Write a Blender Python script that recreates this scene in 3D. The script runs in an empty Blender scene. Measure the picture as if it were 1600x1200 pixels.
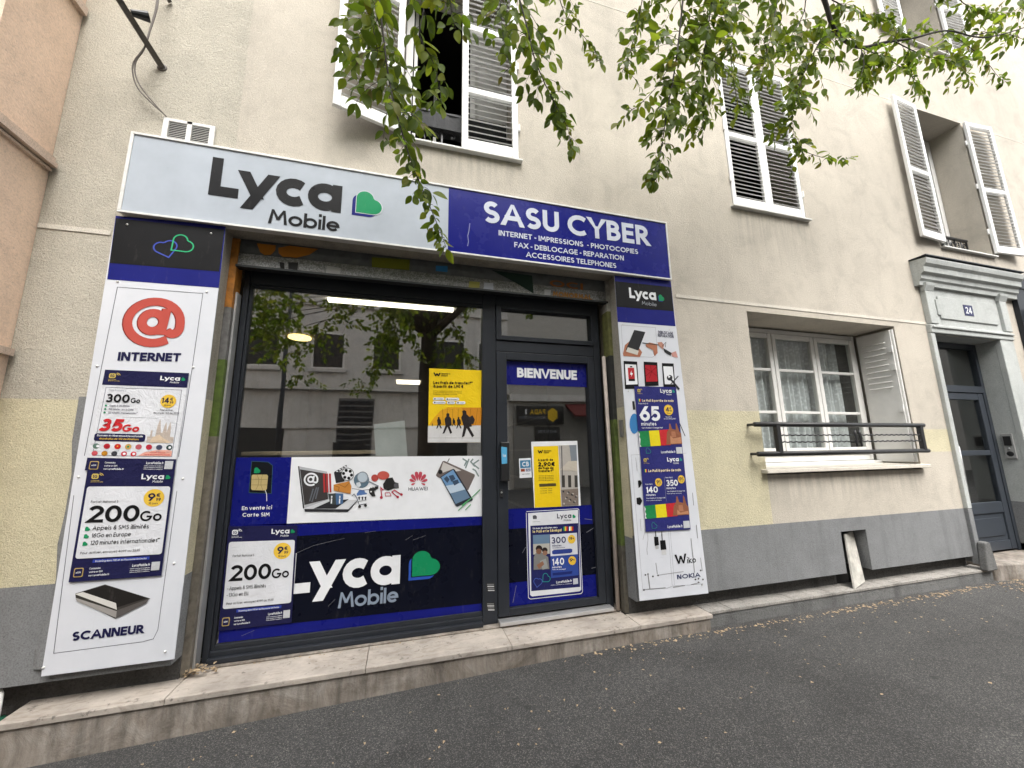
import bpy, math, random
from mathutils import Vector, Matrix
random.seed(7)
R = math.radians
scene = bpy.context.scene
COL = scene.collection

# ------------------------------------------------------------------ camera
CAM = Vector((0.0, -2.75, 0.0))
YAW, PITCH, ROLL, FPX = -0.274796, 0.173394, 0.0147315, 599.25
ROT = Matrix.Rotation(YAW, 3, 'Z') @ Matrix.Rotation(PITCH, 3, 'X') @ Matrix.Rotation(ROLL, 3, 'Y')
cam_d = bpy.data.cameras.new('camera')
cam_d.sensor_width = 36.0
cam_d.lens = FPX / 1600 * 36
cam_d.clip_start, cam_d.clip_end = 0.05, 500
cam = bpy.data.objects.new('camera', cam_d)
COL.objects.link(cam)
cx, cy, cz = ROT @ Vector((1, 0, 0)), ROT @ Vector((0, 0, 1)), -(ROT @ Vector((0, 1, 0)))
cam.matrix_world = Matrix(((cx.x, cy.x, cz.x, CAM.x), (cx.y, cy.y, cz.y, CAM.y), (cx.z, cy.z, cz.z, CAM.z), (0, 0, 0, 1)))
scene.camera = cam

# ------------------------------------------------------------------ sky, sun, exposure (overcast day)
SUN_EL, SUN_AZ = 58.0, 176.0      # azimuth clockwise from +Y (behind the shop) : light comes from the street side
world = bpy.data.worlds.new('World'); scene.world = world; world.use_nodes = True
wn, wl = world.node_tree.nodes, world.node_tree.links
wn.clear()
sky = wn.new('ShaderNodeTexSky'); sky.sky_type = 'NISHITA'; sky.sun_disc = False
sky.sun_elevation = R(SUN_EL); sky.sun_rotation = R(SUN_AZ); sky.dust_density = 4.0; sky.air_density = 1.5
hs = wn.new('ShaderNodeHueSaturation'); hs.inputs['Saturation'].default_value = 0.18
bg = wn.new('ShaderNodeBackground'); bg.inputs['Strength'].default_value = 0.15
wo = wn.new('ShaderNodeOutputWorld')
wl.new(sky.outputs[0], hs.inputs['Color']); wl.new(hs.outputs[0], bg.inputs['Color']); wl.new(bg.outputs[0], wo.inputs['Surface'])
sun_d = bpy.data.lights.new('sun', 'SUN'); sun_d.energy = 1.0; sun_d.angle = R(40); sun_d.color = (1.0, 0.965, 0.92)
sun = bpy.data.objects.new('sun', sun_d); COL.objects.link(sun)
sd = Vector((math.sin(R(SUN_AZ)) * math.cos(R(SUN_EL)), math.cos(R(SUN_AZ)) * math.cos(R(SUN_EL)), math.sin(R(SUN_EL))))
sun.rotation_euler = (-sd).to_track_quat('-Z', 'Y').to_euler()
sun.location = (0, -6, 12)
vs = scene.view_settings
vs.view_transform = 'Standard'; vs.look = 'None'; vs.gamma = 1.0; vs.use_curve_mapping = False; vs.exposure = 1.62
scene.cycles.max_bounces = 4; scene.cycles.diffuse_bounces = 2; scene.cycles.glossy_bounces = 3; scene.cycles.transparent_max_bounces = 8
scene.cycles.use_adaptive_sampling = True; scene.cycles.adaptive_threshold = 0.02; scene.cycles.caustics_reflective = False; scene.cycles.caustics_refractive = False
scene.cycles.use_denoising = True

# ------------------------------------------------------------------ measuring helpers
def ray(u, v): return ROT @ Vector(((u - 800) / FPX, 1.0, (600 - v) / FPX))
def at(u, v, Y=0.0):
    """point of the plane y = Y seen at photograph pixel (u, v)"""
    r = ray(u, v); return CAM + r * ((Y - CAM.y) / r.y)
def proj(p):
    q = ROT.transposed() @ (Vector(p) - CAM)
    if q.y < 0.05: return None
    return (800 + FPX * q.x / q.y, 600 - FPX * q.z / q.y, q.y)

def catmull(pts, n=5):
    """Catmull-Rom through 3-D points"""
    P = [Vector(p) for p in pts]; P = [P[0] * 2 - P[1]] + P + [P[-1] * 2 - P[-2]]; out = []
    for i in range(1, len(P) - 2):
        for k in range(n):
            t = k / n; a, b_, c_, d_ = P[i - 1:i + 3]
            out.append(.5 * ((2 * b_) + (c_ - a) * t + (2 * a - 5 * b_ + 4 * c_ - d_) * t * t + (3 * b_ - a - 3 * c_ + d_) * t ** 3))
    out.append(P[-2]); return out

# ------------------------------------------------------------------ object helpers
WLOC = {}
def tag(o, label=None, cat=None, group=None, kind=None):
    if label: o['label'] = label
    if cat: o['category'] = cat
    if group: o['group'] = group
    if kind: o['kind'] = kind
    return o
def adopt(o, parent):
    if parent is not None:
        o.parent = parent
        o.matrix_parent_inverse = Matrix.Translation(-WLOC.get(parent.name, Vector((0, 0, 0))))
    return o
def empty(name, loc, label=None, cat=None, group=None, parent=None):
    o = bpy.data.objects.new(name, None); COL.objects.link(o); o.location = loc
    o.empty_display_size = 0.1
    WLOC[o.name] = Vector(loc)
    adopt(o, parent)
    return tag(o, label, cat, group)
class MB:
    """collects faces; build() links them as one mesh object"""
    def __init__(s): s.v = []; s.f = []; s.m = []; s.mats = []
    def mi(s, mat):
        if mat not in s.mats: s.mats.append(mat)
        return s.mats.index(mat)
    def face(s, pts, mat=None):
        i = len(s.v); s.v += [tuple(p) for p in pts]; s.f.append(tuple(range(i, i + len(pts)))); s.m.append(s.mi(mat) if mat else 0)
    def box(s, x0, x1, y0, y1, z0, z1, mat=None):
        i = len(s.v)
        s.v += [(x0, y0, z0), (x1, y0, z0), (x1, y1, z0), (x0, y1, z0), (x0, y0, z1), (x1, y0, z1), (x1, y1, z1), (x0, y1, z1)]
        k = s.mi(mat) if mat else 0
        for f in ((0, 3, 2, 1), (4, 5, 6, 7), (0, 1, 5, 4), (1, 2, 6, 5), (2, 3, 7, 6), (3, 0, 4, 7)):
            s.f.append(tuple(i + a for a in f)); s.m.append(k)
        return s
    def prism(s, poly, y0, y1, mat=None, axis='y'):
        """closed polygon (a, b) swept between y0 and y1; axis y: (x,z), axis x: (y,z), axis z: (x,y)"""
        n = len(poly); i = len(s.v); k = s.mi(mat) if mat else 0
        mk = {'y': lambda a, b, c: (a, c, b), 'x': lambda a, b, c: (c, a, b), 'z': lambda a, b, c: (a, b, c)}[axis]
        for c in (y0, y1): s.v += [mk(a, b, c) for a, b in poly]
        s.f.append(tuple(range(i, i + n))); s.f.append(tuple(range(i + 2 * n - 1, i + n - 1, -1))); s.m += [k, k]
        for j in range(n):
            s.f.append((i + j, i + n + j, i + n + (j + 1) % n, i + (j + 1) % n)); s.m.append(k)
        return s
    def tube(s, pts, r, n=8, mat=None, caps=True):
        pts = [Vector(p) for p in pts]; rs = r if isinstance(r, (list, tuple)) else [r] * len(pts)
        i = len(s.v); k = s.mi(mat) if mat else 0; up = None
        for j, p in enumerate(pts):
            d = (pts[min(j + 1, len(pts) - 1)] - pts[max(j - 1, 0)])
            d = d.normalized() if d.length > 1e-9 else Vector((0, 0, 1))
            if up is None:
                up = Vector((0, 0, 1)) if abs(d.z) < 0.9 else Vector((1, 0, 0))
            a = d.cross(up); a = a.normalized() if a.length > 1e-6 else d.orthogonal().normalized()
            b = a.cross(d).normalized(); up = b
            for q in range(n):
                t = 2 * math.pi * q / n
                s.v.append(tuple(p + (a * math.cos(t) + b * math.sin(t)) * rs[j]))
        for j in range(len(pts) - 1):
            for q in range(n):
                s.f.append((i + j * n + q, i + j * n + (q + 1) % n, i + (j + 1) * n + (q + 1) % n, i + (j + 1) * n + q)); s.m.append(k)
        if caps:
            s.f.append(tuple(i + q for q in range(n - 1, -1, -1))); s.f.append(tuple(i + (len(pts) - 1) * n + q for q in range(n))); s.m += [k, k]
        return s
    def dome(s, c, r, h, axis=(0, -1, 0), n=10, mat=None):
        c = Vector(c); ax = Vector(axis); a = ax.orthogonal().normalized(); b = ax.cross(a); k = s.mi(mat) if mat else 0; i = len(s.v)
        for j in range(3):
            t = j * math.pi / 6
            for q in range(n):
                w = 2 * math.pi * q / n
                s.v.append(tuple(c + (a * math.cos(w) + b * math.sin(w)) * r * math.cos(t) + ax * h * math.sin(t)))
        s.v.append(tuple(c + ax * h)); top = len(s.v) - 1
        for j in range(2):
            for q in range(n):
                s.f.append((i + j * n + q, i + j * n + (q + 1) % n, i + (j + 1) * n + (q + 1) % n, i + (j + 1) * n + q)); s.m.append(k)
        for q in range(n): s.f.append((i + 2 * n + q, i + 2 * n + (q + 1) % n, top)); s.m.append(k)
        return s
    def build(s, name, mat=None, parent=None, smooth=False, bevel=0.0, label=None, cat=None, group=None, kind=None):
        xs, ys, zs = zip(*s.v)
        c = Vector(((min(xs) + max(xs)) / 2, (min(ys) + max(ys)) / 2, min(zs)))
        me = bpy.data.meshes.new(name)
        me.from_pydata([(x - c.x, y - c.y, z - c.z) for x, y, z in s.v], [], s.f)
        for m in (s.mats or [mat]):
            if m: me.materials.append(m)
        if s.mats: me.polygons.foreach_set('material_index', s.m)
        if smooth: me.polygons.foreach_set('use_smooth', [True] * len(me.polygons))
        me.update()
        o = bpy.data.objects.new(name, me); COL.objects.link(o); o.location = c; WLOC[o.name] = c
        if bevel:
            b = o.modifiers.new('bevel', 'BEVEL'); b.width = bevel; b.segments = 2; b.limit_method = 'ANGLE'
        adopt(o, parent)
        return tag(o, label, cat, group, kind)
def bx(name, x0, x1, y0, y1, z0, z1, mat, parent=None, bevel=0.0, **k):
    return MB().box(x0, x1, y0, y1, z0, z1).build(name, mat, parent, bevel=bevel, **k)

# ------------------------------------------------------------------ materials
def nodes(name):
    m = bpy.data.materials.new(name); m.use_nodes = True
    t = m.node_tree; return m, t.nodes, t.links, t.nodes['Principled BSDF']
def coords(N, L, scale=(1, 1, 1), kind='Object'):
    tc = N.new('ShaderNodeTexCoord'); mp = N.new('ShaderNodeMapping'); mp.inputs['Scale'].default_value = scale
    if kind == 'World':
        g = N.new('ShaderNodeNewGeometry'); L.new(g.outputs['Position'], mp.inputs['Vector'])
    else: L.new(tc.outputs[kind], mp.inputs['Vector'])
    return mp.outputs[0]
def noise(N, L, vec, scale, detail=4, rough=0.55, dist=0.0):
    n = N.new('ShaderNodeTexNoise'); n.inputs['Scale'].default_value = scale; n.inputs['Detail'].default_value = detail
    n.inputs['Roughness'].default_value = rough; n.inputs['Distortion'].default_value = dist; L.new(vec, n.inputs['Vector']); return n.outputs['Fac']
def ramp(N, L, fac, stops):
    r = N.new('ShaderNodeValToRGB'); e = r.color_ramp.elements
    e[0].position, e[0].color = stops[0][0], (*stops[0][1], 1); e[1].position, e[1].color = stops[-1][0], (*stops[-1][1], 1)
    for p, c in stops[1:-1]:
        q = e.new(p); q.color = (*c, 1)
    L.new(fac, r.inputs[0]); return r.outputs[0]
def mix(N, L, fac, a, b, mode='MIX'):
    m = N.new('ShaderNodeMix'); m.data_type = 'RGBA'; m.blend_type = mode
    if isinstance(fac, float): m.inputs['Factor'].default_value = fac
    else: L.new(fac, m.inputs['Factor'])
    for s, i in ((a, 6), (b, 7)):
        if isinstance(s, tuple): m.inputs[i].default_value = (*s, 1)
        else: L.new(s, m.inputs[i])
    return m.outputs[2]
def bump(N, L, B, h, strength, dist=0.01, prev=None):
    b = N.new('ShaderNodeBump'); b.inputs['Strength'].default_value = strength; b.inputs['Distance'].default_value = dist
    L.new(h, b.inputs['Height'])
    if prev: L.new(prev, b.inputs['Normal'])
    L.new(b.outputs[0], B.inputs['Normal']); return b.outputs[0]
def g3(v): return (v, v, v)
def mul(c, k): return tuple(min(1, x * k) for x in c)
def plaster(name, c, bscale=45, bstr=0.6, stain=0.25, speck=0.12, drips=()):
    m, N, L, B = nodes(name); w = coords(N, L, kind='World')
    big = noise(N, L, w, 0.9, 3, 0.6); fine = noise(N, L, w, bscale * 3.2, 1, 0.7); mid = noise(N, L, w, bscale, 3, 0.65, 1.2)
    st = noise(N, L, coords(N, L, (4.5, 4.5, 0.4), 'World'), 1.0, 4, 0.7)
    c0 = ramp(N, L, big, [(0.3, mul(c, 0.9)), (0.7, mul(c, 1.05))])
    c1 = mix(N, L, 1.0, c0, ramp(N, L, fine, [(0.32, g3(1 - speck * 2.2)), (0.55, g3(1.0))]), 'MULTIPLY')
    c2 = mix(N, L, 1.0, c1, ramp(N, L, st, [(0.52, g3(1.0)), (0.8, g3(1 - stain))]), 'MULTIPLY')
    c3 = mix(N, L, 1.0, c2, ramp(N, L, mid, [(0.22, g3(0.86)), (0.42, g3(1.0)), (0.455, g3(1.0)), (0.475, g3(0.84)), (0.495, g3(1.0)), (0.7, g3(1.03))]), 'MULTIPLY')
    blot = noise(N, L, w, 3.1, 4, 0.7, 0.8); sp = noise(N, L, w, bscale * 1.7, 2, 0.6)
    c3 = mix(N, L, 1.0, c3, ramp(N, L, blot, [(0.3, g3(0.86)), (0.52, g3(1.0)), (0.75, g3(1.05))]), 'MULTIPLY')
    c3 = mix(N, L, 1.0, c3, ramp(N, L, sp, [(0.62, g3(1.0)), (0.74, g3(1 - speck * 3.2))]), 'MULTIPLY')
    if drips:
        sx = N.new('ShaderNodeSeparateXYZ'); L.new(w, sx.inputs[0]); run = noise(N, L, coords(N, L, (16, 16, 0.9), 'World'), 1.0, 3, 0.7)
        def ss(v, a, b):
            r = N.new('ShaderNodeMapRange'); r.interpolation_type = 'SMOOTHSTEP'; r.inputs[1].default_value = a; r.inputs[2].default_value = b; L.new(v, r.inputs[0]); return r.outputs[0]
        def times(a, b):
            m_ = N.new('ShaderNodeMath'); m_.operation = 'MULTIPLY'; L.new(a, m_.inputs[0]); L.new(b, m_.inputs[1]); return m_.outputs[0]
        for x0, x1, zt, ln in drips:
            k = times(times(ss(sx.outputs[0], x0 - .1, x0 + .12), ss(sx.outputs[0], x1 + .1, x1 - .12)), times(ss(sx.outputs[2], zt - ln, zt), ss(sx.outputs[2], zt + .02, zt)))
            k = times(k, ramp(N, L, run, [(0.42, g3(0.0)), (0.62, g3(0.42))]))
            c3 = mix(N, L, k, c3, (0.24, 0.22, 0.19))
    L.new(c3, B.inputs['Base Color']); B.inputs['Roughness'].default_value = 0.92
    p = bump(N, L, B, mid, bstr, 0.012)
    p = bump(N, L, B, fine, bstr * 0.7, 0.004, p)
    return m
def simple(name, c, rough=0.5, metal=0.0, var=0.1, vscale=6, bstr=0.0, bscale=60, spec=0.5):
    m, N, L, B = nodes(name); w = coords(N, L, kind='World')
    n = noise(N, L, w, vscale, 5, 0.6)
    L.new(ramp(N, L, n, [(0.3, mul(c, 1 - var)), (0.7, mul(c, 1 + var))]), B.inputs['Base Color'])
    r = N.new('ShaderNodeMapRange'); r.inputs[3].default_value = max(0, rough - 0.1); r.inputs[4].default_value = min(1, rough + 0.12)
    L.new(n, r.inputs[0]); L.new(r.outputs[0], B.inputs['Roughness'])
    B.inputs['Metallic'].default_value = metal; B.inputs['Specular IOR Level'].default_value = spec
    if bstr: bump(N, L, B, noise(N, L, w, bscale, 4, 0.6), bstr, 0.006)
    return m
_ink = {}
def ink(c, rough=0.38, crease=0.0):
    """printed film or paper of one colour, a little dusty and scuffed"""
    key = (tuple(round(x, 4) for x in c), rough, crease)
    if key in _ink: return _ink[key]
    m, N, L, B = nodes('print'); w = coords(N, L, kind='World')
    n = noise(N, L, w, 5, 3, 0.65); d = noise(N, L, coords(N, L, (30, 30, 9), 'World'), 1.0, 3, 0.7)
    c0 = ramp(N, L, n, [(0.3, mul(c, 0.92)), (0.7, mul(c, 1.03))])
    c1 = mix(N, L, ramp(N, L, d, [(0.60, g3(0)), (0.85, g3(0.10))]), c0, (0.33, 0.31, 0.28))
    L.new(c1, B.inputs['Base Color'])
    r = N.new('ShaderNodeMapRange'); r.inputs[3].default_value = max(.05, rough - .12); r.inputs[4].default_value = rough + .2
    L.new(n, r.inputs[0]); L.new(r.outputs[0], B.inputs['Roughness'])
    B.inputs['Specular IOR Level'].default_value = 0.16
    if crease: bump(N, L, B, noise(N, L, w, 16, 3, 0.6, 2.0), crease, 0.01)
    _ink[key] = m; return m

M = {}
M['wall'] = plaster('wall_render', (0.55, 0.51, 0.425), 46, 0.6, 0.12)
M['wall_fine'] = plaster('wall_render_fine', (0.60, 0.545, 0.46), 75, 0.42, 0.12, drips=((-.1, .88, 2.42, .45), (3.08, 4.12, 2.39, .8), (6.2, 7.3, 2.38, .35), (3.05, 5.15, -.23, .40)))
M['yellow'] = plaster('wall_yellow', (0.67, 0.61, 0.42), 60, 0.55, 0.1)
M['grey'] = plaster('wall_grey', (0.235, 0.24, 0.243), 40, 0.14, 0.3)
M['band'] = plaster('band', (0.74, 0.69, 0.60), 80, 0.3, 0.05)
M['orange'] = plaster('wall_orange', (0.90, 0.67, 0.51), 30, 0.2, 0.08, 0.05)
M['orange_trim'] = plaster('trim_orange', (0.72, 0.56, 0.45), 60, 0.3, 0.3)
M['reveal'] = plaster('reveal', (0.47, 0.43, 0.36), 55, 0.5, 0.5)
M['stone_grey'] = plaster('door_stone', (0.52, 0.54, 0.52), 70, 0.3, 0.3)
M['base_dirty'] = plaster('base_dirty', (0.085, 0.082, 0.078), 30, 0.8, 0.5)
M['concrete'] = plaster('concrete', (0.17, 0.17, 0.165), 35, 0.7, 0.55)
M['opp'] = plaster('opposite_wall', (0.70, 0.68, 0.65), 20, 0.2, 0.3)
M['frame'] = simple('anthracite_frame', (0.023, 0.026, 0.032), 0.42, 0.0, 0.12, 4, spec=.25)
M['frame_dark'] = simple('frame_dark', (0.018, 0.02, 0.022), 0.5)
M['black'] = simple('black', (0.012, 0.012, 0.013), 0.45)
M['iron'] = simple('iron', (0.02, 0.02, 0.021), 0.42, 0.0, 0.2, 30)
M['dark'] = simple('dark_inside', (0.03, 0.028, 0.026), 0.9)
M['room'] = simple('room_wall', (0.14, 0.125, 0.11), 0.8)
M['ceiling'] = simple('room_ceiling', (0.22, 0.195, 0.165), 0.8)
M['alu'] = simple('aluminium', (0.62, 0.62, 0.62), 0.38, 0.7, 0.1)
M['white_alu'] = simple('white_alu', (0.72, 0.71, 0.68), 0.45, 0.0, 0.12, 20)
M['white'] = simple('white_paint', (0.72, 0.71, 0.68), 0.5, 0.0, 0.05, 9)
M['steel'] = simple('steel', (0.45, 0.45, 0.44), 0.3, 0.9)
M['wood'] = simple('light_wood', (0.5, 0.38, 0.25), 0.5)
M['cable'] = simple('cable', (0.16, 0.14, 0.125), 0.7)
M['brown_metal'] = simple('painted_metal', (0.12, 0.105, 0.09), 0.6, 0.0, 0.35, 20)
M['red_awning'] = simple('dark_red', (0.12, 0.015, 0.012), 0.7)
def shutter_paint():
    m, N, L, B = nodes('shutter_paint'); w = coords(N, L, kind='World')
    a = noise(N, L, coords(N, L, (60, 60, 25), 'World'), 1.0, 6, 0.7); b = noise(N, L, w, 3, 4)
    base = ramp(N, L, b, [(0.3, (0.78, 0.77, 0.75)), (0.7, (0.87, 0.87, 0.85))])
    L.new(mix(N, L, ramp(N, L, a, [(0.63, g3(0)), (0.70, g3(0.8))]), base, (0.30, 0.27, 0.23)), B.inputs['Base Color'])
    B.inputs['Roughness'].default_value = 0.6
    bump(N, L, B, a, 0.35, 0.004); return m
M['shutter'] = shutter_paint()
def panel_white():
    m, N, L, B = nodes('panel_white'); w = coords(N, L, kind='World')
    a = noise(N, L, w, 2.2, 6, 0.65); s = noise(N, L, coords(N, L, (26, 26, 3), 'World'), 1.0, 6, 0.7)
    base = ramp(N, L, a, [(0.3, (0.63, 0.65, 0.69)), (0.7, (0.71, 0.72, 0.76))])
    L.new(mix(N, L, ramp(N, L, s, [(0.62, g3(0)), (0.9, g3(0.28))]), base, (0.38, 0.36, 0.33)), B.inputs['Base Color'])
    B.inputs['Roughness'].default_value = 0.4
    bump(N, L, B, a, 0.15, 0.01); return m
M['panel'] = panel_white()
def galvanised():
    m, N, L, B = nodes('galvanised'); w = coords(N, L, kind='World')
    v = N.new('ShaderNodeTexVoronoi'); v.inputs['Scale'].default_value = 130; L.new(w, v.inputs['Vector'])
    n = noise(N, L, w, 25, 5, 0.7)
    c = ramp(N, L, v.outputs['Color'], [(0.2, g3(0.15)), (0.8, g3(0.34))])
    L.new(mix(N, L, ramp(N, L, n, [(0.45, g3(0)), (0.7, g3(0.7))]), c, (0.12, 0.11, 0.10)), B.inputs['Base Color'])
    B.inputs['Metallic'].default_value = 0.55; B.inputs['Roughness'].default_value = 0.45; return m
M['galv'] = galvanised()
def asphalt():
    m, N, L, B = nodes('asphalt'); w = coords(N, L, kind='World')
    v = N.new('ShaderNodeTexVoronoi'); v.inputs['Scale'].default_value = 260; L.new(w, v.inputs['Vector'])
    v2 = N.new('ShaderNodeTexVoronoi'); v2.inputs['Scale'].default_value = 110; L.new(w, v2.inputs['Vector'])
    sep = N.new('ShaderNodeSeparateColor'); L.new(v.outputs['Color'], sep.inputs[0])
    sep2 = N.new('ShaderNodeSeparateColor'); L.new(v2.outputs['Color'], sep2.inputs[0])
    grains = ramp(N, L, sep.outputs[0], [(0.25, (0.040, 0.040, 0.0395)), (0.80, (0.078, 0.076, 0.074)), (0.97, (0.19, 0.18, 0.165))])
    stones = ramp(N, L, sep2.outputs[1], [(0.93, g3(0)), (0.97, g3(0.5))])
    near = ramp(N, L, v2.outputs['Distance'], [(0.25, g3(1)), (0.45, g3(0))])
    f = mix(N, L, 1.0, stones, near, 'MULTIPLY')
    c = mix(N, L, f, grains, (0.33, 0.30, 0.26))
    big = noise(N, L, w, 0.9, 5, 0.65, 0.6)
    c = mix(N, L, 1.0, c, ramp(N, L, big, [(0.3, g3(0.66)), (0.5, g3(0.98)), (0.7, g3(1.15))]), 'MULTIPLY')
    gm = N.new('ShaderNodeTexVoronoi'); gm.inputs['Scale'].default_value = 2.6; L.new(w, gm.inputs['Vector'])
    c = mix(N, L, ramp(N, L, gm.outputs['Distance'], [(0.045, g3(0.7)), (0.065, g3(0))]), c, (0.03, 0.03, 0.029))
    pt = N.new('ShaderNodeTexVoronoi'); pt.inputs['Scale'].default_value = 0.42; L.new(w, pt.inputs['Vector'])
    ps = N.new('ShaderNodeSeparateColor'); L.new(pt.outputs['Color'], ps.inputs[0])
    c = mix(N, L, 1.0, c, ramp(N, L, ps.outputs[2], [(0.2, g3(0.88)), (0.8, g3(1.08))]), 'MULTIPLY')
    L.new(c, B.inputs['Base Color']); B.inputs['Roughness'].default_value = 0.85
    p = bump(N, L, B, v.outputs['Distance'], 0.8, 0.006)
    bump(N, L, B, noise(N, L, w, 14, 5, 0.6), 0.4, 0.015, p); return m
M['asphalt'] = asphalt()
def marble():
    m, N, L, B = nodes('step_marble'); w = coords(N, L, kind='World')
    v = noise(N, L, coords(N, L, (2, 7, 7), 'World'), 1.5, 8, 0.65, 2.5); d = noise(N, L, w, 22, 6, 0.75)
    st = noise(N, L, w, 3.0, 6, 0.7)
    c = ramp(N, L, v, [(0.3, (0.34, 0.29, 0.24)), (0.5, (0.52, 0.46, 0.40)), (0.75, (0.42, 0.38, 0.33))])
    c = mix(N, L, ramp(N, L, d, [(0.58, g3(0)), (0.66, g3(0.8))]), c, (0.14, 0.125, 0.105))
    c = mix(N, L, 1.0, c, ramp(N, L, st, [(0.35, g3(0.62)), (0.62, g3(1.0))]), 'MULTIPLY')
    L.new(c, B.inputs['Base Color']); B.inputs['Roughness'].default_value = 0.55
    bump(N, L, B, d, 0.35, 0.004); return m
M['marble'] = marble()
M['tile'] = plaster('ledge_tile', (0.34, 0.32, 0.29), 30, 0.5, 0.5)
def riser():
    m, N, L, B = nodes('riser_stone'); w = coords(N, L, kind='World')
    a = noise(N, L, w, 4, 8, 0.7, 1.0); s = noise(N, L, coords(N, L, (14, 14, 2.2), 'World'), 1.0, 6, 0.7); d = noise(N, L, w, 40, 5, 0.7)
    c = ramp(N, L, a, [(0.3, (0.14, 0.115, 0.09)), (0.5, (0.26, 0.225, 0.19)), (0.72, (0.38, 0.35, 0.31))])
    c = mix(N, L, 1.0, c, ramp(N, L, s, [(0.35, g3(0.55)), (0.6, g3(1.1))]), 'MULTIPLY')
    L.new(c, B.inputs['Base Color']); B.inputs['Roughness'].default_value = 0.88
    p = bump(N, L, B, a, 0.5, 0.02); bump(N, L, B, d, 0.5, 0.006, p); return m
M['riser'] = riser()
def glass(name, ior=0.06, tint=(0.93, 0.95, 0.94)):
    m = bpy.data.materials.new(name); m.use_nodes = True; N, L = m.node_tree.nodes, m.node_tree.links; N.clear()
    lw = N.new('ShaderNodeLayerWeight'); lw.inputs['Blend'].default_value = 0.5
    pw = N.new('ShaderNodeMath'); pw.operation = 'POWER'; pw.inputs[1].default_value = 5.0; L.new(lw.outputs['Facing'], pw.inputs[0])
    fr = N.new('ShaderNodeMath'); fr.operation = 'MULTIPLY_ADD'; fr.inputs[1].default_value = 1 - ior; fr.inputs[2].default_value = ior; L.new(pw.outputs[0], fr.inputs[0])
    tr = N.new('ShaderNodeBsdfTransparent'); tr.inputs[0].default_value = (*tint, 1)
    gl = N.new('ShaderNodeBsdfGlossy'); gl.inputs['Roughness'].default_value = 0.004; gl.inputs['Color'].default_value = (1, 1, 1, 1)
    mx = N.new('ShaderNodeMixShader'); o = N.new('ShaderNodeOutputMaterial')
    g = N.new('ShaderNodeNewGeometry'); nz = N.new('ShaderNodeTexNoise'); nz.inputs['Scale'].default_value = 1.3; L.new(g.outputs['Position'], nz.inputs['Vector'])
    b = N.new('ShaderNodeBump'); b.inputs['Strength'].default_value = 0.02; b.inputs['Distance'].default_value = 0.05; L.new(nz.outputs['Fac'], b.inputs['Height'])
    L.new(b.outputs[0], gl.inputs['Normal'])
    L.new(fr.outputs[0], mx.inputs[0]); L.new(tr.outputs[0], mx.inputs[1]); L.new(gl.outputs[0], mx.inputs[2]); L.new(mx.outputs[0], o.inputs[0]); return m
M['glass'] = glass('shop_glass', 0.185)
M['pane'] = glass('window_glass', 0.05)
def emit(name, c, s):
    m, N, L, B = nodes(name); B.inputs['Base Color'].default_value = (*c, 1); B.inputs['Emission Color'].default_value = (*c, 1); B.inputs['Emission Strength'].default_value = s; return m
M['led'] = emit('led_tube', (1.0, 0.90, 0.74), 1.6)
M['lamp_yellow'] = emit('lamp_yellow', (1.0, 0.75, 0.28), 1.2)
M['lamp_panel'] = emit('lamp_panel', (1.0, 0.88, 0.66), 1.3)
def leafmat(name, c, tr):
    m, N, L, B = nodes(name)
    oi = N.new('ShaderNodeObjectInfo'); g = N.new('ShaderNodeNewGeometry')
    ad = N.new('ShaderNodeMath'); ad.operation = 'ADD'; L.new(oi.outputs['Random'], ad.inputs[0]); L.new(g.outputs['Random Per Island'], ad.inputs[1])
    fr = N.new('ShaderNodeMath'); fr.operation = 'FRACT'; L.new(ad.outputs[0], fr.inputs[0])
    col = ramp(N, L, fr.outputs[0], [(0.0, mul(c, 0.55)), (0.5, c), (0.93, (c[0] * 1.7, c[1] * 1.35, c[2] * 1.1)), (1.0, (0.14, 0.12, 0.035))])
    L.new(col, B.inputs['Base Color']); B.inputs['Roughness'].default_value = 0.5; B.inputs['Specular IOR Level'].default_value = 0.22
    t = N.new('ShaderNodeBsdfTranslucent'); L.new(mix(N, L, 1.0, col, (1.5, 1.6, 0.7), 'MULTIPLY'), t.inputs[0])
    mx = N.new('ShaderNodeMixShader'); mx.inputs[0].default_value = tr
    L.new(B.outputs[0], mx.inputs[1]); L.new(t.outputs[0], mx.inputs[2])
    L.new(mx.outputs[0], N['Material Output'].inputs[0]); return m
M['leaf'] = leafmat('leaf', (0.108, 0.160, 0.026), 0.52)
M['bark'] = simple('bark', (0.035, 0.028, 0.024), 0.85, 0.0, 0.3, 20, 0.6, 30)
M['litter'] = simple('dry_leaf', (0.40, 0.30, 0.19), 0.8, 0.0, 0.35, 60)
M['curtain'] = None

# ------------------------------------------------------------------ lettering: a geometric stroke alphabet
def A(cx, cy, rx, ry, a0, a1, n=0):
    n = n or max(4, int(abs(a1 - a0) / 18))
    return [(cx + rx * math.cos(R(a0 + (a1 - a0) * i / n)), cy + ry * math.sin(R(a0 + (a1 - a0) * i / n))) for i in range(n + 1)]
def ring(cx, cy, rx, ry): return A(cx, cy, rx, ry, 0, 360, 24)
O2 = ring(.5, .5, .5, .5)
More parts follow.
